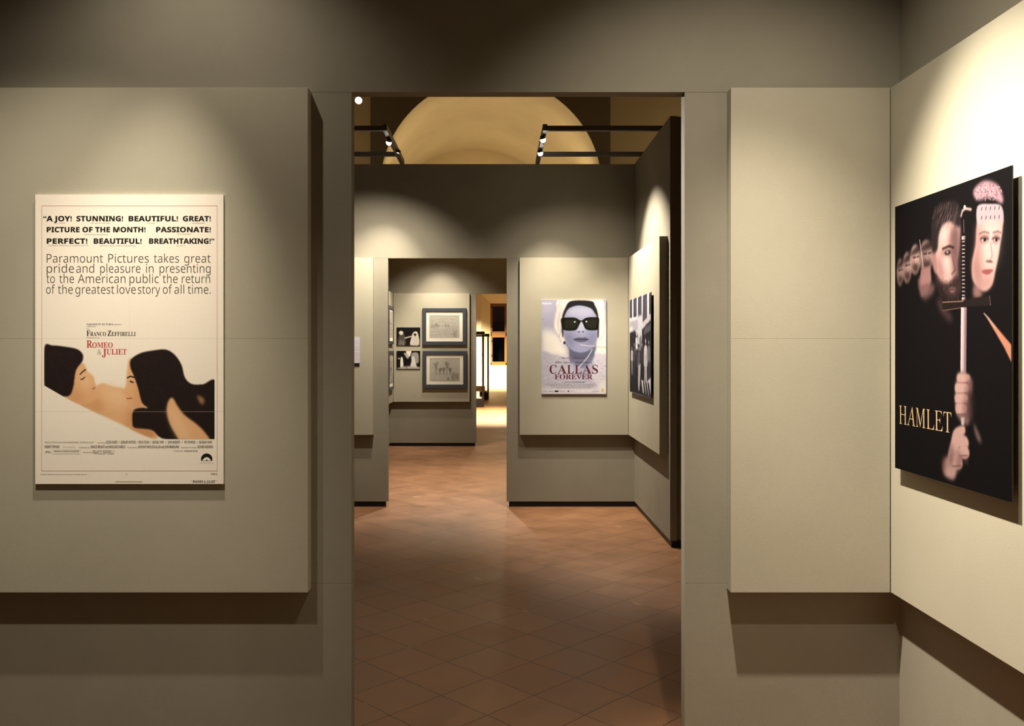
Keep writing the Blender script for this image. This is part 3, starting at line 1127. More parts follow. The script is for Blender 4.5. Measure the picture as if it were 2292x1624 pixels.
cv.line(ha((815, 712), (860, 690), (905, 702)), 3, PD, .7, 1)
cv.line(ha((935, 700), (975, 688), (1005, 700)), 3, PD, .7, 1)
cv.line(ha((915, 780), (930, 900), (905, 950)), 3, P2, .8, 1)
cv.line(ha((880, 945), (930, 950)), 4, PD, .8, 1)
cv.poly(ha((838, 1030), (880, 1015), (940, 1020), (900, 1060), (860, 1055)), (150, 84, 84), 1)
cv.poly(ha((765, 340), (830, 265), (900, 250), (980, 290), (1020, 380), (1015, 450), (920, 400), (800, 420)), (176, 140, 152), 3)
for k in range(90):
    x, y = random.uniform(780, 1005), random.uniform(262, 410)
    if (x - 895) ** 2 / 115 ** 2 + (y - 345) ** 2 / 85 ** 2 > 1:
        continue
    dx, dy = random.uniform(-16, 16), random.uniform(10, 26)
    cv.line(ha((x, y), (x + dx, y + dy * .4), (x + dx * 1.2, y + dy)), 1.4, random.choice([(222, 190, 196), (96, 72, 84), (70, 50, 60), (200, 168, 176), (120, 92, 104)]), .75)
cv.poly(ha((803, 470), (910, 450), (1010, 470), (1020, 600), (910, 585), (806, 622)), (178, 164, 172), 1, True)
for k in range(5):
    for q in (0, 1):
        cv.line(ha((840 + 38 * k, 480 + q * 78 - 2 * k), (836 + 38 * k, 506 + q * 78 - 2 * k)), 2.4, (70, 52, 60), .9)
# sword: pommel, ribbed grip, guard, blade
cv.line(ha((660, 560), (672, 510), (700, 490), (750, 500)), 5, (196, 172, 168), .95, 1)
cv.oval(ha((692, 478))[0], 0.006, 0.006, (225, 205, 200), 0)
cv.line(ha((683, 590), (686, 700)), 3, (96, 80, 80), .9)
for k in range(17):
    cv.line(ha((671, 745 + k * 33), (693, 742 + k * 33)), 2.0 if k % 16 else 7, (206, 190, 190), .95, 0)
    cv.line(ha((688, 745 + k * 33), (695, 744 + k * 33)), 3.0 if k % 16 else 8, (110, 92, 96), .8, 0)
cv.poly(ha((495, 1300), (680, 1280), (905, 1240), (915, 1330), (690, 1340), (505, 1375)), (32, 24, 24), 1, False)
cv.line(ha((500, 1300), (680, 1290)), 2.2, (150, 118, 100), .9)
cv.line(ha((500, 1372), (680, 1345)), 2.0, (120, 92, 80), .8)
cv.line(ha((908, 1245), (915, 1325)), 2.0, (120, 100, 96), .8)
cv.poly([*ha((660, 1345), (708, 1345)), *hb((672, 280), (626, 280))], (206, 182, 186), 0, False)
cv.poly([*ha((690, 1345), (708, 1345)), *hb((672, 280), (655, 280))], (140, 112, 124), 1, False)
cv.line([*ha((668, 1345)), *hb((634, 280))], 2, (244, 232, 234), .9)
cv.poly([*ha((860, 1395), (905, 1440)), *hb((1045, 40), (1048, 190), (985, 60))], (206, 138, 112), 1, False)
cv.line(ha((858, 1395), (900, 1440), (960, 1520)), 3, (190, 170, 170), .7)
# two hands closed round the blade
HDK = (96, 62, 60)
cv.poly(hb((600, 285), (650, 268), (715, 320), (722, 400), (715, 520), (720, 620), (690, 700), (640, 690), (590, 600), (582, 440)), [c * .62 for c in P1], 4)
cv.poly(hb((690, 420), (740, 480), (730, 680), (690, 640)), (40, 27, 30), 6, True, .85)
for (a, b, c, d) in ((600, 318, 690, 40), (583, 400, 680, 44), (582, 485, 672, 44), (588, 568, 664, 48)):
    cv.poly(hb((a + 12, b - d), (c, b - d + 8), (c + 16, b), (c - 4, b + d - 6), (a + 14, b + d - 2), (a - 4, b)), P1, 2)
    cv.line(hb((a + 10, b + d), (c, b + d - 4)), 2.2, HDK, .8, 1)
cv.poly(hb((630, 640), (660, 640), (655, 705), (634, 705)), (206, 182, 186), 1, False)
cv.poly(hb((575, 740), (650, 706), (668, 760), (640, 810), (610, 920), (560, 990), (525, 960), (545, 850)), P1, 2)
cv.poly(hb((520, 960), (610, 900), (632, 1000), (600, 1080), (590, 1120), (560, 1155), (490, 1110), (485, 1010)), [c * .92 for c in P1], 4)
for (a, b, r_) in ((650, 845, 44), (655, 925, 34), (600, 1010, 34)):
    cv.oval(hb((a, b))[0], 0.030, 0.022, P1, 2)
    cv.line(hb((a - 40, b + r_), (a + 30, b + r_ - 6)), 2.2, HDK, .85, 1)
cv.poly(hb((470, 990), (510, 960), (505, 1080), (480, 1110)), HDK, 6, True, .6)
cv.poly(hb((735, 690), (765, 740), (800, 830), (785, 850), (750, 790)), [c * .7 for c in P1], 4, True, .8)
cv.oval(hb((675, 1005))[0], .012, .010, HDK, 4, .6)
for q_ in (((675, 300), (722, 330), (724, 420), (690, 410)), ((664, 390), (700, 400), (700, 470), (668, 450)), ((655, 480), (700, 480), (706, 640), (650, 620)), ((600, 940), (640, 960), (628, 1060), (590, 1090)), ((530, 900), (560, 860), (575, 1000), (530, 1040))):
    cv.poly(hb(*q_), (110, 74, 78), 6, True, .55)
cv.grain(1.5, 2)
cv.build('print', HW, HH, ham, gain=0.42)
lt = Letters(conv2, HW, HH)
TX0, TX1 = hy0 - 2.954, hy0 - 2.614
lt.put('HAMLET', TX0, TX1, 1.4225, 1.3595, 'goldink', style='roman', off=-0.006)
lt.build(ham)

# ---- poster of a woman with sunglasses, middle room --------------------------------
CY = 8.722
cx0, cx1, cz0, cz1 = X(1212, CY), X(1357, CY), Z(881.5, CY), Z(670.5, CY)
CW, CH = cx1 - cx0, cz1 - cz0
cal = empty('film_poster', (cx0, CY, cz0), 'black and white film poster of a woman in dark sunglasses and pale headscarf', 'poster')
board(cal, CW, CH, 8.735 - CY - 0.0004, 'board_edge')
conv3 = lambda u, v: ((u - 1212) / 145.0, (v - 670.5) / 211.0)
cv = Canvas(330, 480, conv3, (172, 170, 192))


def cz(*p):
    return [(1200 + a / 6.765, 650 + b / 6.765) for a, b in p]


GY1, GY2, GY3, GD = (150, 152, 182), (114, 116, 144), (186, 188, 210), (72, 72, 94)
cv.poly(cz((60, 620), (300, 640), (420, 820), (540, 1000), (300, 990), (60, 980)), (236, 230, 222), 16)
cv.poly(cz((1000, 560), (1100, 540), (1100, 1000), (880, 960), (930, 780)), (242, 234, 226), 3)
cv.poly(cz((60, 140), (300, 140), (250, 330), (60, 420)), (182, 180, 198), 26)
cv.line(cz((90, 190), (150, 200), (230, 195)), 5, (240, 238, 240), .9, 2)
cv.line(cz((85, 430), (120, 430)), 2, (110, 108, 122), .8, 1)
# scarf
cv.poly(cz((370, 130), (960, 130), (1030, 260), (1045, 420), (1035, 620), (960, 760), (900, 800), (560, 820), (400, 790), (320, 660), (270, 560), (280, 420), (310, 280)), (238, 230, 224), 2)
cv.poly(cz((330, 300), (400, 180), (420, 420), (360, 600)), (212, 204, 204), 12, True, .7)
cv.poly(cz((960, 220), (1030, 400), (1010, 620), (960, 500)), (214, 208, 208), 12, True, .7)
cv.line(cz((350, 700), (380, 560), (390, 400)), 4, (180, 174, 182), .7, 2)
for p_ in (((372, 132), (312, 280), (282, 420), (272, 560), (322, 662), (402, 792)), ((1030, 260), (1046, 420), (1036, 620), (962, 762)), ((340, 620), (330, 480), (360, 330)), ((420, 560), (365, 640), (350, 700))):
    cv.line(cz(*p_), 5, (168, 162, 170), .6, 3)
# neck and plain oval face
cv.poly(cz((470, 780), (880, 820), (880, 960), (900, 1060), (700, 1180), (520, 1090), (500, 900)), GY2, 3)
cv.poly(cz((490, 880), (640, 940), (800, 900), (870, 850), (860, 980), (700, 1040), (520, 1000)), GD, 14, True, .6)
cv.poly(cz((430, 380), (480, 250), (640, 215), (840, 240), (900, 360), (940, 540), (930, 700), (880, 840), (760, 920), (650, 935), (540, 895), (450, 780), (410, 620), (415, 480)), GY1, 2)
cv.poly(cz((480, 270), (640, 230), (840, 260), (850, 380), (500, 390)), GY3, 16, True, .8)
cv.poly(cz((430, 640), (560, 680), (560, 860), (480, 800)), GY2, 14, True, .7)
cv.poly(cz((800, 640), (930, 640), (880, 830), (760, 860)), GY2, 14, True, .6)
cv.poly(cz((640, 480), (720, 480), (740, 600), (690, 640), (620, 600)), GY3, 8, True, .8)
# dark hair under the scarf
cv.poly(cz((400, 700), (385, 560), (395, 400), (440, 270), (530, 160), (830, 160), (890, 230), (930, 330), (950, 520), (945, 700), (930, 690), (925, 450), (880, 330), (810, 260), (640, 225), (500, 270), (440, 360), (415, 480), (412, 690)), (34, 34, 36), 2)
# sunglasses
cv.poly(cz((378, 430), (500, 408), (600, 415), (680, 455), (760, 412), (880, 404), (950, 418), (945, 540), (920, 596), (800, 600), (740, 570), (700, 480), (672, 480), (620, 580), (560, 606), (440, 602), (405, 570)), (22, 22, 18), 1)
cv.poly(cz((440, 445), (600, 440), (630, 480), (590, 560), (460, 575), (430, 520)), (40, 40, 30), 3, True, .8)
cv.poly(cz((760, 450), (900, 440), (915, 520), (880, 570), (800, 565), (745, 510)), (40, 40, 30), 3, True, .8)
cv.oval(cz((585, 475))[0], 2.0, 1.6, (225, 225, 225), 1)
cv.oval(cz((760, 470))[0], 2.0, 1.6, (225, 225, 225), 1)
# nose shadow, mouth
cv.oval(cz((650, 625))[0], 2.6, 1.5, (70, 70, 90), 2)
cv.oval(cz((710, 622))[0], 2.6, 1.5, (70, 70, 90), 2)
cv.poly(cz((565, 740), (640, 708), (690, 714), (740, 706), (795, 742), (740, 775), (690, 785), (620, 772)), (92, 90, 112), 2)
cv.line(cz((570, 741), (680, 738), (790, 743)), 3, (36, 36, 48), .95)
# earring, strings, patterned top
cv.oval(cz((430, 790))[0], 2.6, 3.6, (44, 44, 52), 1)
cv.oval(cz((395, 790))[0], 1.8, 2.4, (235, 232, 230), 1)
cv.line(cz((670, 820), (800, 838), (890, 838)), 3, (226, 222, 228), .9, 1)
cv.line(cz((890, 848), (1060, 858)), 3, (176, 150, 130), .9, 1)
cv.poly(cz((60, 960), (260, 968), (400, 1010), (520, 1080), (640, 1260), (860, 1320), (1080, 1540), (1080, 1600), (60, 1600)), (186, 182, 198), 4)
cv.poly(cz((900, 960), (1000, 960), (1080, 1000), (1080, 1480), (940, 1420), (820, 1300), (840, 1120)), (206, 200, 212), 3)
cv.poly(cz((520, 1080), (700, 1180), (860, 1060), (840, 1250), (720, 1330), (600, 1250)), (168, 166, 186), 6)
for k in range(300):
    x, y = random.uniform(90, 1055), random.uniform(1000, 1480)
    if 520 < x < 860 and y < 1200:
        continue
    c = random.choice([(150, 146, 164), (226, 220, 226), (124, 120, 140), (210, 206, 218)])
    cv.line(cz((x, y), (x + random.uniform(10, 55), y + random.uniform(-14, 4))), 1.6, c, .6, 1)
cv.line(cz((850, 890), (780, 1010), (640, 1170)), 4, (226, 222, 230), .9, 1)
cv.poly(cz((60, 1480), (1080, 1480), (1080, 1600), (60, 1600)), (226, 220, 224), 14, False, .9)
cv.poly(cz((940, 1410), (1080, 1380), (1080, 1600), (960, 1600)), (226, 222, 226), 8, True, .8)
cv.grain(3, 2)
cv.build('print', CW, CH, cal, gain=0.78)
lt = Letters(conv3, CW, CH, -0.0003)


def ct(s, x0, x1, yt, yb, m, **k):
    lt.put(s, 1200 + x0 / 6.765, 1200 + x1 / 6.765, 650 + yt / 6.765, 650 + yb / 6.765, m, **k)


ct('a film by', 560, 615, 992, 1003, 'greyink', style='roman')
ct('FRANCO ZEFFIRELLI', 385, 735, 1012, 1034, 'darkred', style='serif')
ct('FANNY ARDANT', 285, 550, 1078, 1100, 'ink', style='serif')
ct('JEREMY IRONS', 590, 838, 1078, 1100, 'ink', style='serif')
for ch, a, b in (('C', 203, 308), ('A', 325, 462), ('L', 470, 570), ('L', 585, 690), ('A', 700, 838), ('S', 848, 935)):
    ct(ch, a, b, 1126, 1258, 'darkred', style='serif')
ct('FOREVER', 280, 855, 1268, 1342, 'darkred', style='serif')
ct('with', 385, 418, 1380, 1392, 'greyink', style='roman')
ct('JOAN PLOWRIGHT', 433, 748, 1374, 1396, 'ink', style='serif')
for y, a, b in ((1422, 130, 900), (1442, 190, 880), (1462, 230, 860), (1480, 300, 830)):
    ct('written by martin sherman and franco zeffirelli music by alessio vlad photographed by', a, b, y - 12, y, 'greyink', style='light')
for s, a, b, y0_, y1_ in (('medusa', 110, 165, 1516, 1530), ('cattleya', 190, 262, 1514, 1532), ('film', 350, 440, 1516, 1530), ('euro', 525, 575, 1516, 1530), ('universal', 850, 955, 1518, 1530)):
    ct(s, a, b, y0_, y1_, 'greyink')
lt.rect(1200 + 280 / 6.765, 1200 + 338 / 6.765, 650 + 1512 / 6.765, 650 + 1534 / 6.765, 'ink')
lt.rect(1200 + 478 / 6.765, 1200 + 500 / 6.765, 650 + 1512 / 6.765, 650 + 1532 / 6.765, 'ink')
cx_, cy_ = 1200 + 1005 / 6.765, 650 + 1506 / 6.765
lt.shape([(cx_ + 3.5 * math.cos(t), cy_ - 4.0 * math.sin(t)) for t in np.linspace(0, 2 * PI, 24)[:-1]], 'yellow')
lt.shape([(cx_ + 1.5 * math.cos(t), cy_ - 2.0 * math.sin(t)) for t in np.linspace(0, 2 * PI, 16)[:-1]], 'palegrey')
lt.build(cal)

# ---- black and white street photograph on the side wall of the middle room ---------
SX = 1.321
sy0, sy1 = SX * F / (1409.5 - 1112), SX * F / (1456.5 - 1112)
sz0, sz1 = 1.197, 2.108
SW, SH = sy0 - sy1, sz1 - sz0
st = empty('street_photograph', (SX, sy0, sz0), 'large black and white photograph of people in a street, on the side wall', 'photograph', rz=-PI / 2)
board(st, SW, SH, 0.008, 'board_dark')
spacers(st, SW, SH, 0.008, 1.345 - SX - 0.0004)
conv4 = lambda s, t: (s, t)
cv = Canvas(260, 210, conv4, (206, 204, 214))
# s measured along the wall, t down
for a, b, t1 in ((0.0, .13, .20), (.20, .36, .20), (.43, .60, .20), (.66, .84, .30), (.93, 1.0, .24)):
    cv.poly([(a, 0.01), (b, 0.0), (b, t1), (a, t1)], (58, 54, 62), 1, False)
    cv.poly([(a + .05, 0.03), (b - .03, 0.03), (b - .03, t1 - .03), (a + .05, t1 - .03)], (92, 88, 98), 1, False, .6)
for a, b, t0, t1 in ((.0, .20, .24, .30), (.42, .66, .19, .27), (.16, .44, .24, .34)):
    cv.poly([(a, t0), (b, t0 - .01), (b, t1), (a, t1)], (150, 146, 156), 2, False, .7)
cv.poly([(0, .36), (.30, .34), (.34, .40), (1, .26), (1, 1), (0, 1)], (34, 31, 36), 2, False)
cv.poly([(.42, .22), (.62, .20), (.62, .46), (.55, .50), (.42, .48)], (198, 196, 206), 1, False)
cv.poly([(.66, .27), (1, .20), (1, .25), (.66, .33)], (190, 186, 196), 1, False)
cv.poly([(.70, .34), (1, .29), (1, .36), (.70, .40)], (88, 84, 92), 1, False)
cv.poly([(.50, .42), (.60, .40), (.60, .54), (.50, .56)], (120, 116, 128), 1, False)


def walker(cx, top, ft, w_, coat, legs, face):
    h_ = ft - top
    hr = h_ * .065
    cv.oval((cx, top + hr), hr * .62, hr, face, 1)
    cv.poly([(cx - hr * .7, top + hr * .6), (cx, top - hr * .2), (cx + hr * .7, top + hr * .6), (cx, top + hr * .5)], (26, 24, 26), 1)
    hip = top + h_ * .55
    cv.poly([(cx - w_ * .2, top + h_ * .15), (cx + w_ * .2, top + h_ * .15), (cx + w_ * .55, top + h_ * .22), (cx + w_ * .62, top + h_ * .5), (cx + w_ * .42, hip), (cx - w_ * .40, hip), (cx - w_ * .62, top + h_ * .48), (cx - w_ * .52, top + h_ * .21)], coat, 1)
    cv.poly([(cx - w_ * .38, hip), (cx - w_ * .02, hip), (cx - w_ * .12, ft), (cx - w_ * .40, ft)], legs, 1)
    cv.poly([(cx + w_ * .02, hip), (cx + w_ * .40, hip), (cx + w_ * .46, ft), (cx + w_ * .20, ft)], legs, 1)
    dk = tuple(c * .55 for c in coat)
    for q in range(6):
        x = cx + random.uniform(-.5, .5) * w_
        cv.line([(x, top + h_ * random.uniform(.2, .35)), (x + random.uniform(-.01, .01), top + h_ * random.uniform(.4, .55))], 1.4, dk, .7)
    cv.line([(cx - w_ * .55, top + h_ * .25), (cx - w_ * .50, hip)], 1.2, dk, .8)
    cv.line([(cx + w_ * .50, top + h_ * .25), (cx + w_ * .55, hip)], 1.2, dk, .8)


for a_ in ((.12, .50, .80, .10, (176, 174, 182), (120, 118, 124), (190, 186, 186)), (.24, .46, .84, .10, (70, 66, 72), (52, 48, 54), (170, 166, 166)),
           (.36, .36, .70, .09, (216, 214, 220), (58, 54, 60), (196, 192, 192)), (.47, .50, .90, .10, (96, 92, 100), (150, 148, 156), (180, 176, 176)),
           (.62, .46, .88, .11, (60, 56, 62), (42, 38, 44), (176, 172, 172)), (.78, .42, .94, .13, (206, 204, 212), (196, 194, 202), (200, 196, 196)), (.92, .44, .86, .10, (120, 116, 124), (70, 66, 72), (170, 166, 168))):
    walker(*a_)
for k in range(70):
    a, t = random.uniform(0, 1), random.uniform(.36, .95)
    c = random.choice([20, 50, 120, 170])
    cv.line([(a, t), (a + random.uniform(-.02, .02), t + random.uniform(.02, .07))], random.uniform(1, 2.5), (c, c, c + 4), .6, 1)
cv.poly([(.58, .84), (.80, .86), (1, .80), (1, .98), (.66, .97)], (214, 212, 220), 1, False)
for k in range(3):
    cv.poly([(.66 + .1 * k, .85), (.72 + .1 * k, .86), (.80 + .1 * k, .98), (.72 + .1 * k, .98)], (44, 40, 46), 1, False)
cv.poly([(.46, .70), (.56, .68), (.50, .96), (.44, .95)], (196, 194, 202), 1, False, .8)
cv.grain(5, 2)
cv.build('print', SW, SH, st, gain=0.7)

# ---- lavender sheet on the left panel of the middle room ---------------------------
lx1, lz0, lz1 = X(805, 8.73), Z(817, 8.73), Z(755, 8.73)
sheet = empty('text_sheet', (lx1 - 0.21, 8.728, lz0), 'lavender text sheet with a dark foot strip, left of the second doorway', 'sheet')
MB().box(0, 0.21, 0, 0.0065, 0, lz1 - lz0).build('board', M['lavender'], sheet)
MB().box(0, 0.21, -0.002, 0.0, 0, 0.022).build('foot_strip', M['black'], sheet)
lt = Letters(lambda a, b: (a, b), 0.21, lz1 - lz0)
for k in range(13):
    b = 0.97 if k % 4 != 3 else 0.6
    lt.rect(0.08, b, 0.10 + 0.055 * k, 0.115 + 0.055 * k, 'palegrey')
lt.build(sheet, 'text_lines')


# ---- third room: framed drawings and small photographs -----------------------------
def sketch(cv, kind):
    ink, dark = (104, 97, 84), (72, 66, 56)
    for k in range(420):
        x, y = random.uniform(.03, .97), random.uniform(.04, .96)
        cv.line([(x, y), (x + random.uniform(-.06, .06), y + random.uniform(-.03, .03))], 0.8, (150, 142, 126), .45)
    cv.line([(.53, .03), (.535, .97)], 0.8, (160, 152, 136), .6)
    cv.line([(.03, .50), (.97, .505)], 0.8, (160, 152, 136), .5)
    if kind == 0:       # open hills, a low wall, far towers
        for y0_, amp in ((.18, .05), (.30, .03), (.46, .03), (.58, .05), (.70, .03), (.84, .03)):
            p = [(x, y0_ + amp * math.sin(6 * x + 9 * y0_) + random.uniform(-.022, .022)) for x in np.linspace(.03, .96, 26)]
            cv.line(p, 0.9, ink, .6)
        for x, h in ((.53, .08), (.55, .13), (.60, .10), (.63, .12), (.66, .06)):
            cv.line([(x, .50), (x, .50 - h)], 1.5, dark, .75)
        for k in range(90):
            x = random.uniform(.45, .95)
            y = random.uniform(.52, .95)
            cv.line([(x, y), (x + random.uniform(-.04, .04), y + random.uniform(-.03, .03))], 0.9, ink, .6)
        for k in range(40):
            x, y = random.uniform(.04, .30), random.uniform(.36, .53)
            cv.line([(x, y), (x + random.uniform(.02, .08), y + random.uniform(-.02, .02))], 1.0, dark, .55)
        for k in range(12):
            x = random.uniform(.76, .90)
            cv.line([(x, random.uniform(.60, .75)), (x + random.uniform(-.03, .03), .97)], 1.0, ink, .5)
    else:               # bare trees before an arcade, small figures
        for x0_, hgt in ((.22, .60), (.34, .30), (.46, .32), (.57, .64), (.68, .34)):
            base = .72 + random.uniform(-.01, .01)
            fork = base - hgt * .45
            cv.line([(x0_ - .008, base), (x0_, fork)], 2.0, dark, .8)
            for k in range(9):
                a = random.uniform(-.75, .75)
                L = hgt * random.uniform(.35, .55)
                tx, ty = x0_ + L * math.sin(a) * .7, fork - L * math.cos(a)
                cv.line([(x0_, fork + .03), ((x0_ + tx) / 2 + random.uniform(-.015, .015), (fork + ty) / 2), (tx, ty)], 1.0, dark, .6)
                for q in range(4):
                    f_ = random.uniform(.5, 1)
                    bx_, by_ = x0_ + (tx - x0_) * f_, fork + (ty - fork) * f_
                    cv.line([(bx_, by_), (bx_ + random.uniform(-.05, .05), by_ - random.uniform(.0, .07))], 0.7, ink, .6)
        for k in range(150):
            x, y = random.uniform(.12, .74), random.uniform(.40, .66)
            cv.line([(x, y), (x + random.uniform(-.02, .02), y + random.uniform(-.03, .03))], 0.9, (120, 112, 96), .6)
        cv.poly([(.72, .60), (.97, .66), (.97, .95), (.72, .84)], (160, 152, 136), 2, False, .6)
        for k in range(60):
            x, y = random.uniform(.72, .96), random.uniform(.66, .94)
            cv.line([(x, y), (x + random.uniform(-.02, .02), y + random.uniform(-.05, .05))], 1.0, ink, .6)
        for x in (.60, .63, .74, .78):
            cv.line([(x, .96), (x + random.uniform(-.01, .01), .85)], 2.2, (56, 50, 42), .8)
            cv.oval((x, .83), .010, .014, (56, 50, 42), 0, .8)
        cv.line([(.03, .72), (.95, .73)], 0.9, ink, .6)
        cv.line([(.03, .95), (.95, .97)], 1.4, dark, .6)


def ring(w, h, f, d):
    """mitred picture frame moulding"""
    mb = MB()
    o = [(0, 0), (w, 0), (w, h), (0, h)]
    i = [(f, f), (w - f, f), (w - f, h - f), (f, h - f)]
    vs = [(x, y, z) for y in (0, d) for x, z in o + i]
    fs = []
    for k in range(4):
        n = (k + 1) % 4
        fs += [(k, n, 4 + n, 4 + k), (8 + k, 12 + k, 12 + n, 8 + n), (k, 8 + k, 8 + n, n), (4 + k, 4 + n, 12 + n, 12 + k)]
    return mb.add(vs, fs)


def framed(label, u0, u1, v0, v1, kind):
    Y = 14.255
    yf = Y - 0.035
    x0, x1, z0, z1 = X(u0, yf), X(u1, yf), Z(v1, yf), Z(v0, yf)
    W_, H_ = x1 - x0, z1 - z0
    root = empty('framed_drawing', (x0, yf, z0), label, 'framed drawing', 'framed pen drawings on the farthest wall')
    fw_ = 0.062
    ring(W_, H_, fw_, 0.034).build('frame', M['frame'], root, bevel=0.004)
    MB().box(fw_ - 0.004, W_ - fw_ + 0.004, 0.016, 0.022, fw_ - 0.004, H_ - fw_ + 0.004).build('mount', M['mount'], root)
    c = Canvas(150, 130, lambda a, b: (a, b), (198, 193, 182))
    c.poly([(0, 0), (1, 0), (1, .02), (0, .02)], (120, 112, 98), 0, False)
    c.poly([(0, 0), (.012, 0), (.012, 1), (0, 1)], (120, 112, 98), 0, False)
    sketch(c, kind)
    c.grain(5, 2)
    bx, bz = fw_ + 0.055, fw_ + 0.055
    d = c.build('drawing', W_ - 2 * bx, H_ - 2 * bz - 0.005, root, 0.0150)
    d.location = (bx, 0, bz)
    MB().box(fw_ - 0.003, W_ - fw_ + 0.003, 0.008, 0.010, fw_ - 0.003, H_ - fw_ + 0.003).build('glazing', M['glass'], root)
    return root


framed('grey framed pen drawing of open hills, the upper one on the distant panel', 945.5, 1044, 689, 772, 0)
framed('grey framed pen drawing of bare trees, the lower one on the distant panel', 946, 1045, 785, 868.5, 1)


def small_photo(label, u0, u1, v0, v1, kind):
    Y = 14.243
    x0, x1, z0, z1 = X(u0, Y), X(u1, Y), Z(v1, Y), Z(v0, Y)
    W_, H_ = x1 - x0, z1 - z0
    root = empty('small_photograph', (x0, Y, z0), label, 'photograph', 'small stage photographs on the farthest wall')
    board(root, W_, H_, 0.0115, 'board_dark')
    c = Canvas(110, 86, lambda a, b: (a, b), (22, 20, 20))
    if kind == 0:
        c.poly([(.05, .95), (.12, .40), (.24, .30), (.34, .45), (.38, .95)], (74, 68, 62), 2)
        c.oval((.19, .30), .095, .115, (206, 198, 182), 1)
        c.poly([(.34, .55), (.62, .46), (.64, .52), (.36, .62)], (170, 160, 145), 1)
        c.poly([(.68, .32), (.80, .22), (.90, .34), (.95, .95), (.58, .95), (.64, .5)], (206, 198, 186), 1)
        c.poly([(.72, .34), (.84, .36), (.80, .48), (.74, .44)], (40, 36, 34), 1)
        for k in range(7):
            c.line([(.70 + .03 * k, .5), (.63 + .05 * k, .94)], 1.2, (110, 102, 94), .7)
        c.line([(.55, .96), (1, .94)], 2, (180, 172, 160), .8)
        c.poly([(.14, .70), (.22, .70), (.22, .97), (.06, .97)], (120, 110, 100), 2, True, .7)
        c.poly([(.26, .72), (.30, .72), (.33, .97), (.24, .97)], (140, 130, 118), 2, True, .7)
    else:
        c.poly([(.40, 0), (.62, 0), (.58, .24), (.52, .34), (.46, .28)], (226, 220, 206), 1)
        c.poly([(.30, .12), (.44, .16), (.52, .36), (.44, .42)], (176, 170, 160), 2)
        c.poly([(.62, .16), (.90, .12), (.92, .66), (.66, .60)], (150, 146, 140), 2)
        c.poly([(.17, .40), (.24, .34), (.27, .50), (.28, .88), (.16, .90)], (232, 226, 212), 1)
        c.oval((.10, .42), .04, .05, (190, 182, 168), 1)
        c.poly([(.66, .32), (.74, .34), (.80, .62), (.84, .92), (.58, .90), (.62, .6)], (210, 204, 194), 1)
        c.poly([(.44, .74), (.52, .64), (.58, .86), (.46, .92)], (34, 30, 30), 1)
        c.poly([(.10, .92), (.40, .84), (.95, .88), (1, 1), (.04, 1)], (186, 178, 164), 3)
        for k in range(24):
            x = random.uniform(.1, .95)
            c.line([(x, .95), (x + random.uniform(-.08, .08), .86)], 1.5, random.choice([(60, 54, 50), (220, 214, 202)]), .6)
    c.grain(5, 2)
    c.build('print', W_, H_, root)
    return root


small_photo('small dark stage photograph of two figures reaching out, above the paler one', 888, 940.5, 732.5, 773, 0)
small_photo('small stage photograph with white robed figures and drapery, below the darker one', 888, 940.5, 785, 825.5, 1)


def side_frame(label, v0, v1, seed):
    """framed sheets on the left wall of the third room, seen edge-on"""
    xf = -1.726 + 0.030
    y_far, W_ = 14.12, 0.62
    z0, z1 = Z(v1, 14.0), Z(v0, 14.0)
    H_ = z1 - z0
    # local x runs from the near edge to the far edge; the frame faces +X
    root = empty('framed_sheet', (xf, y_far - W_, z0), label, 'framed sheet', 'framed sheets on the side wall of the farthest room', rz=PI / 2)
    fw_ = 0.05
    ring(W_, H_, fw_, 0.029).build('frame', M['frame'], root, bevel=0.004)
    MB().box(fw_ - 0.004, W_ - fw_ + 0.004, 0.014, 0.02, fw_ - 0.004, H_ - fw_ + 0.004).build('mount', M['mount'], root)
    c = Canvas(80, 80, lambda a, b: (a, b), (186, 178, 166))
    sketch(c, seed)
    d = c.build('drawing', W_ - 2 * fw_ - 0.06, H_ - 2 * fw_ - 0.08, root, 0.0132)
    d.location = (fw_ + 0.03, 0, fw_ + 0.05)
    return root


side_frame('framed sheet seen edge-on, upper of two at the left edge of the second doorway', 686, 770, 0)
side_frame('framed sheet seen edge-on, lower of two at the left edge of the second doorway', 785, 871, 1)

# ------------------------------------------------------------------ lighting rails and spotlights
RZ = TOP


def bar_frame(label, xr, xw, y0, y1, ends):
    """a steel rail above the room, held by two crossbars that rest on the side wall"""
    root = empty('light_rail', (xr, y0, RZ), label, 'lighting rail', 'steel lighting rails over the middle room')
    s = 1 if xw > xr else -1
    MB().box(-0.02, 0.02, 0, y1 - y0, 0.0, 0.055).build('rail', M['rail'], root, bevel=0.002)
    for yb in ends:
        a, b = sorted((s * 0.02, xw - xr))
        MB().box(a, b, yb - y0 - 0.02, yb - y0 + 0.02, 0.0, 0.042).build('crossbar', M['rail'], root, bevel=0.002)
    return root


bar_frame('dark steel lighting rail with two crossbars at the right of the vault', 0.42, 1.50, 7.44, FY1, (7.46, 8.44))
bar_frame('dark steel lighting rail with two crossbars at the left of the vault', -0.975, -2.46, 7.44, FY1, (7.46, 8.44))
bar_frame('steel lighting rail that carries the bright spotlight at the top left of the doorway', -1.0, -2.46, 5.2, 6.36, (5.3, 6.2))


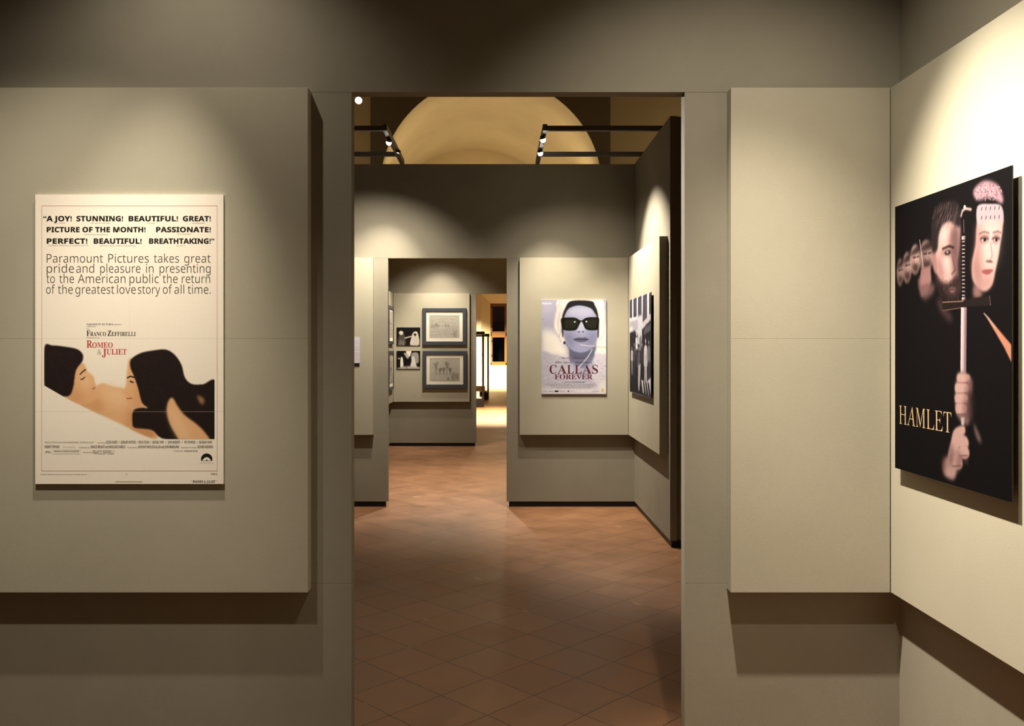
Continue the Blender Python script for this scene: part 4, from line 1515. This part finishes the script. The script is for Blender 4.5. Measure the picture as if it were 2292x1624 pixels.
def spotlight(label, x, y, aimto, zl=3.45, lit=True):
    root = empty('spotlight', (x, y, RZ), label, 'spotlight', 'small spotlights on the lighting rails')
    d = (Vector(aimto) - Vector((x, y, zl))).normalized()
    p = Vector((0, 0, zl - RZ))
    c = p - d * (0.033 if lit else 0.050)
    b1 = p - d * 0.043
    b0 = b1 - d * 0.024
    MB().box(-0.014, 0.014, -0.03, 0.03, -0.010, -0.0006).frustum((0, 0, -0.008), (b0.x, b0.y, b0.z), 0.006, 0.006, 10).build('bracket', M['lamp_body'], root)
    MB().frustum(b0, b1, 0.019, 0.026, 22).build('housing', M['lamp_body'], root)
    MB().ball(c, 0.0245 if lit else 0.015, 0).build('lens', M['lens'], root)
    return root


spotlight('glowing spotlight under the middle of the right-hand rail', 0.42, 7.62, (1.1, 8.6, 1.3))
spotlight('glowing spotlight at the far end of the right-hand rail, below its crossbar', 0.42, 8.15, (0.75, 8.77, 1.6))
spotlight('glowing spotlight under the left-hand rail against the dark stone', -0.98, 7.72, (-1.5, 8.75, 1.6))
spotlight('small spotlight turned away at the far crossbar of the left-hand rail', -0.95, 8.15, (-1.45, 8.77, 1.8), lit=False)
spotlight('bright spotlight at the top left corner of the near doorway', -1.0, 6.25, (0.67, 3.15, 1.5), zl=3.425)


# ------------------------------------------------------------------ glass display cases in the gallery
def showcase(label, y, xr, w, d, ht, base):
    root = empty('display_case', (xr - w, y, 0), label, 'display case', 'glass display cases in the bright gallery')
    MB().box(0, w, 0, d, 0.0, base).build('plinth', M['case'], root, bevel=0.005)
    MB().box(-0.02, w + 0.02, -0.02, d + 0.02, ht - 0.09, ht).build('top', M['case'], root, bevel=0.005)
    for px_ in (0, w - 0.05):
        for py_ in (0, d - 0.05):
            MB().box(px_, px_ + 0.05, py_, py_ + 0.05, base, ht - 0.09).build('post', M['case'], root, bevel=0.003)
    MB().box(0.05, w - 0.05, 0.02, 0.028, base, ht - 0.09).box(w - 0.03, w - 0.022, 0.05, d - 0.05, base, ht - 0.09).build('glass', M['glass'], root)
    MB().box(0.06, w - 0.06, 0.06, d - 0.06, base, base + 0.03).build('shelf', M['mount'], root, bevel=0.003)
    MB().box(w * .55, w - 0.12, 0.10, 0.11, base + 0.03, base + 0.20).build('caption_card', M['white'], root)
    return root


showcase('black framed glass display case, the nearer one in the bright gallery', 24.0, X(1083, 24.0), 1.2, 0.6, Z(741.5, 24.0), 0.24)
showcase('black framed glass display case, the farther one in the bright gallery', 27.6, X(1094, 27.6), 1.2, 0.6, Z(746.5, 27.6), 0.24)
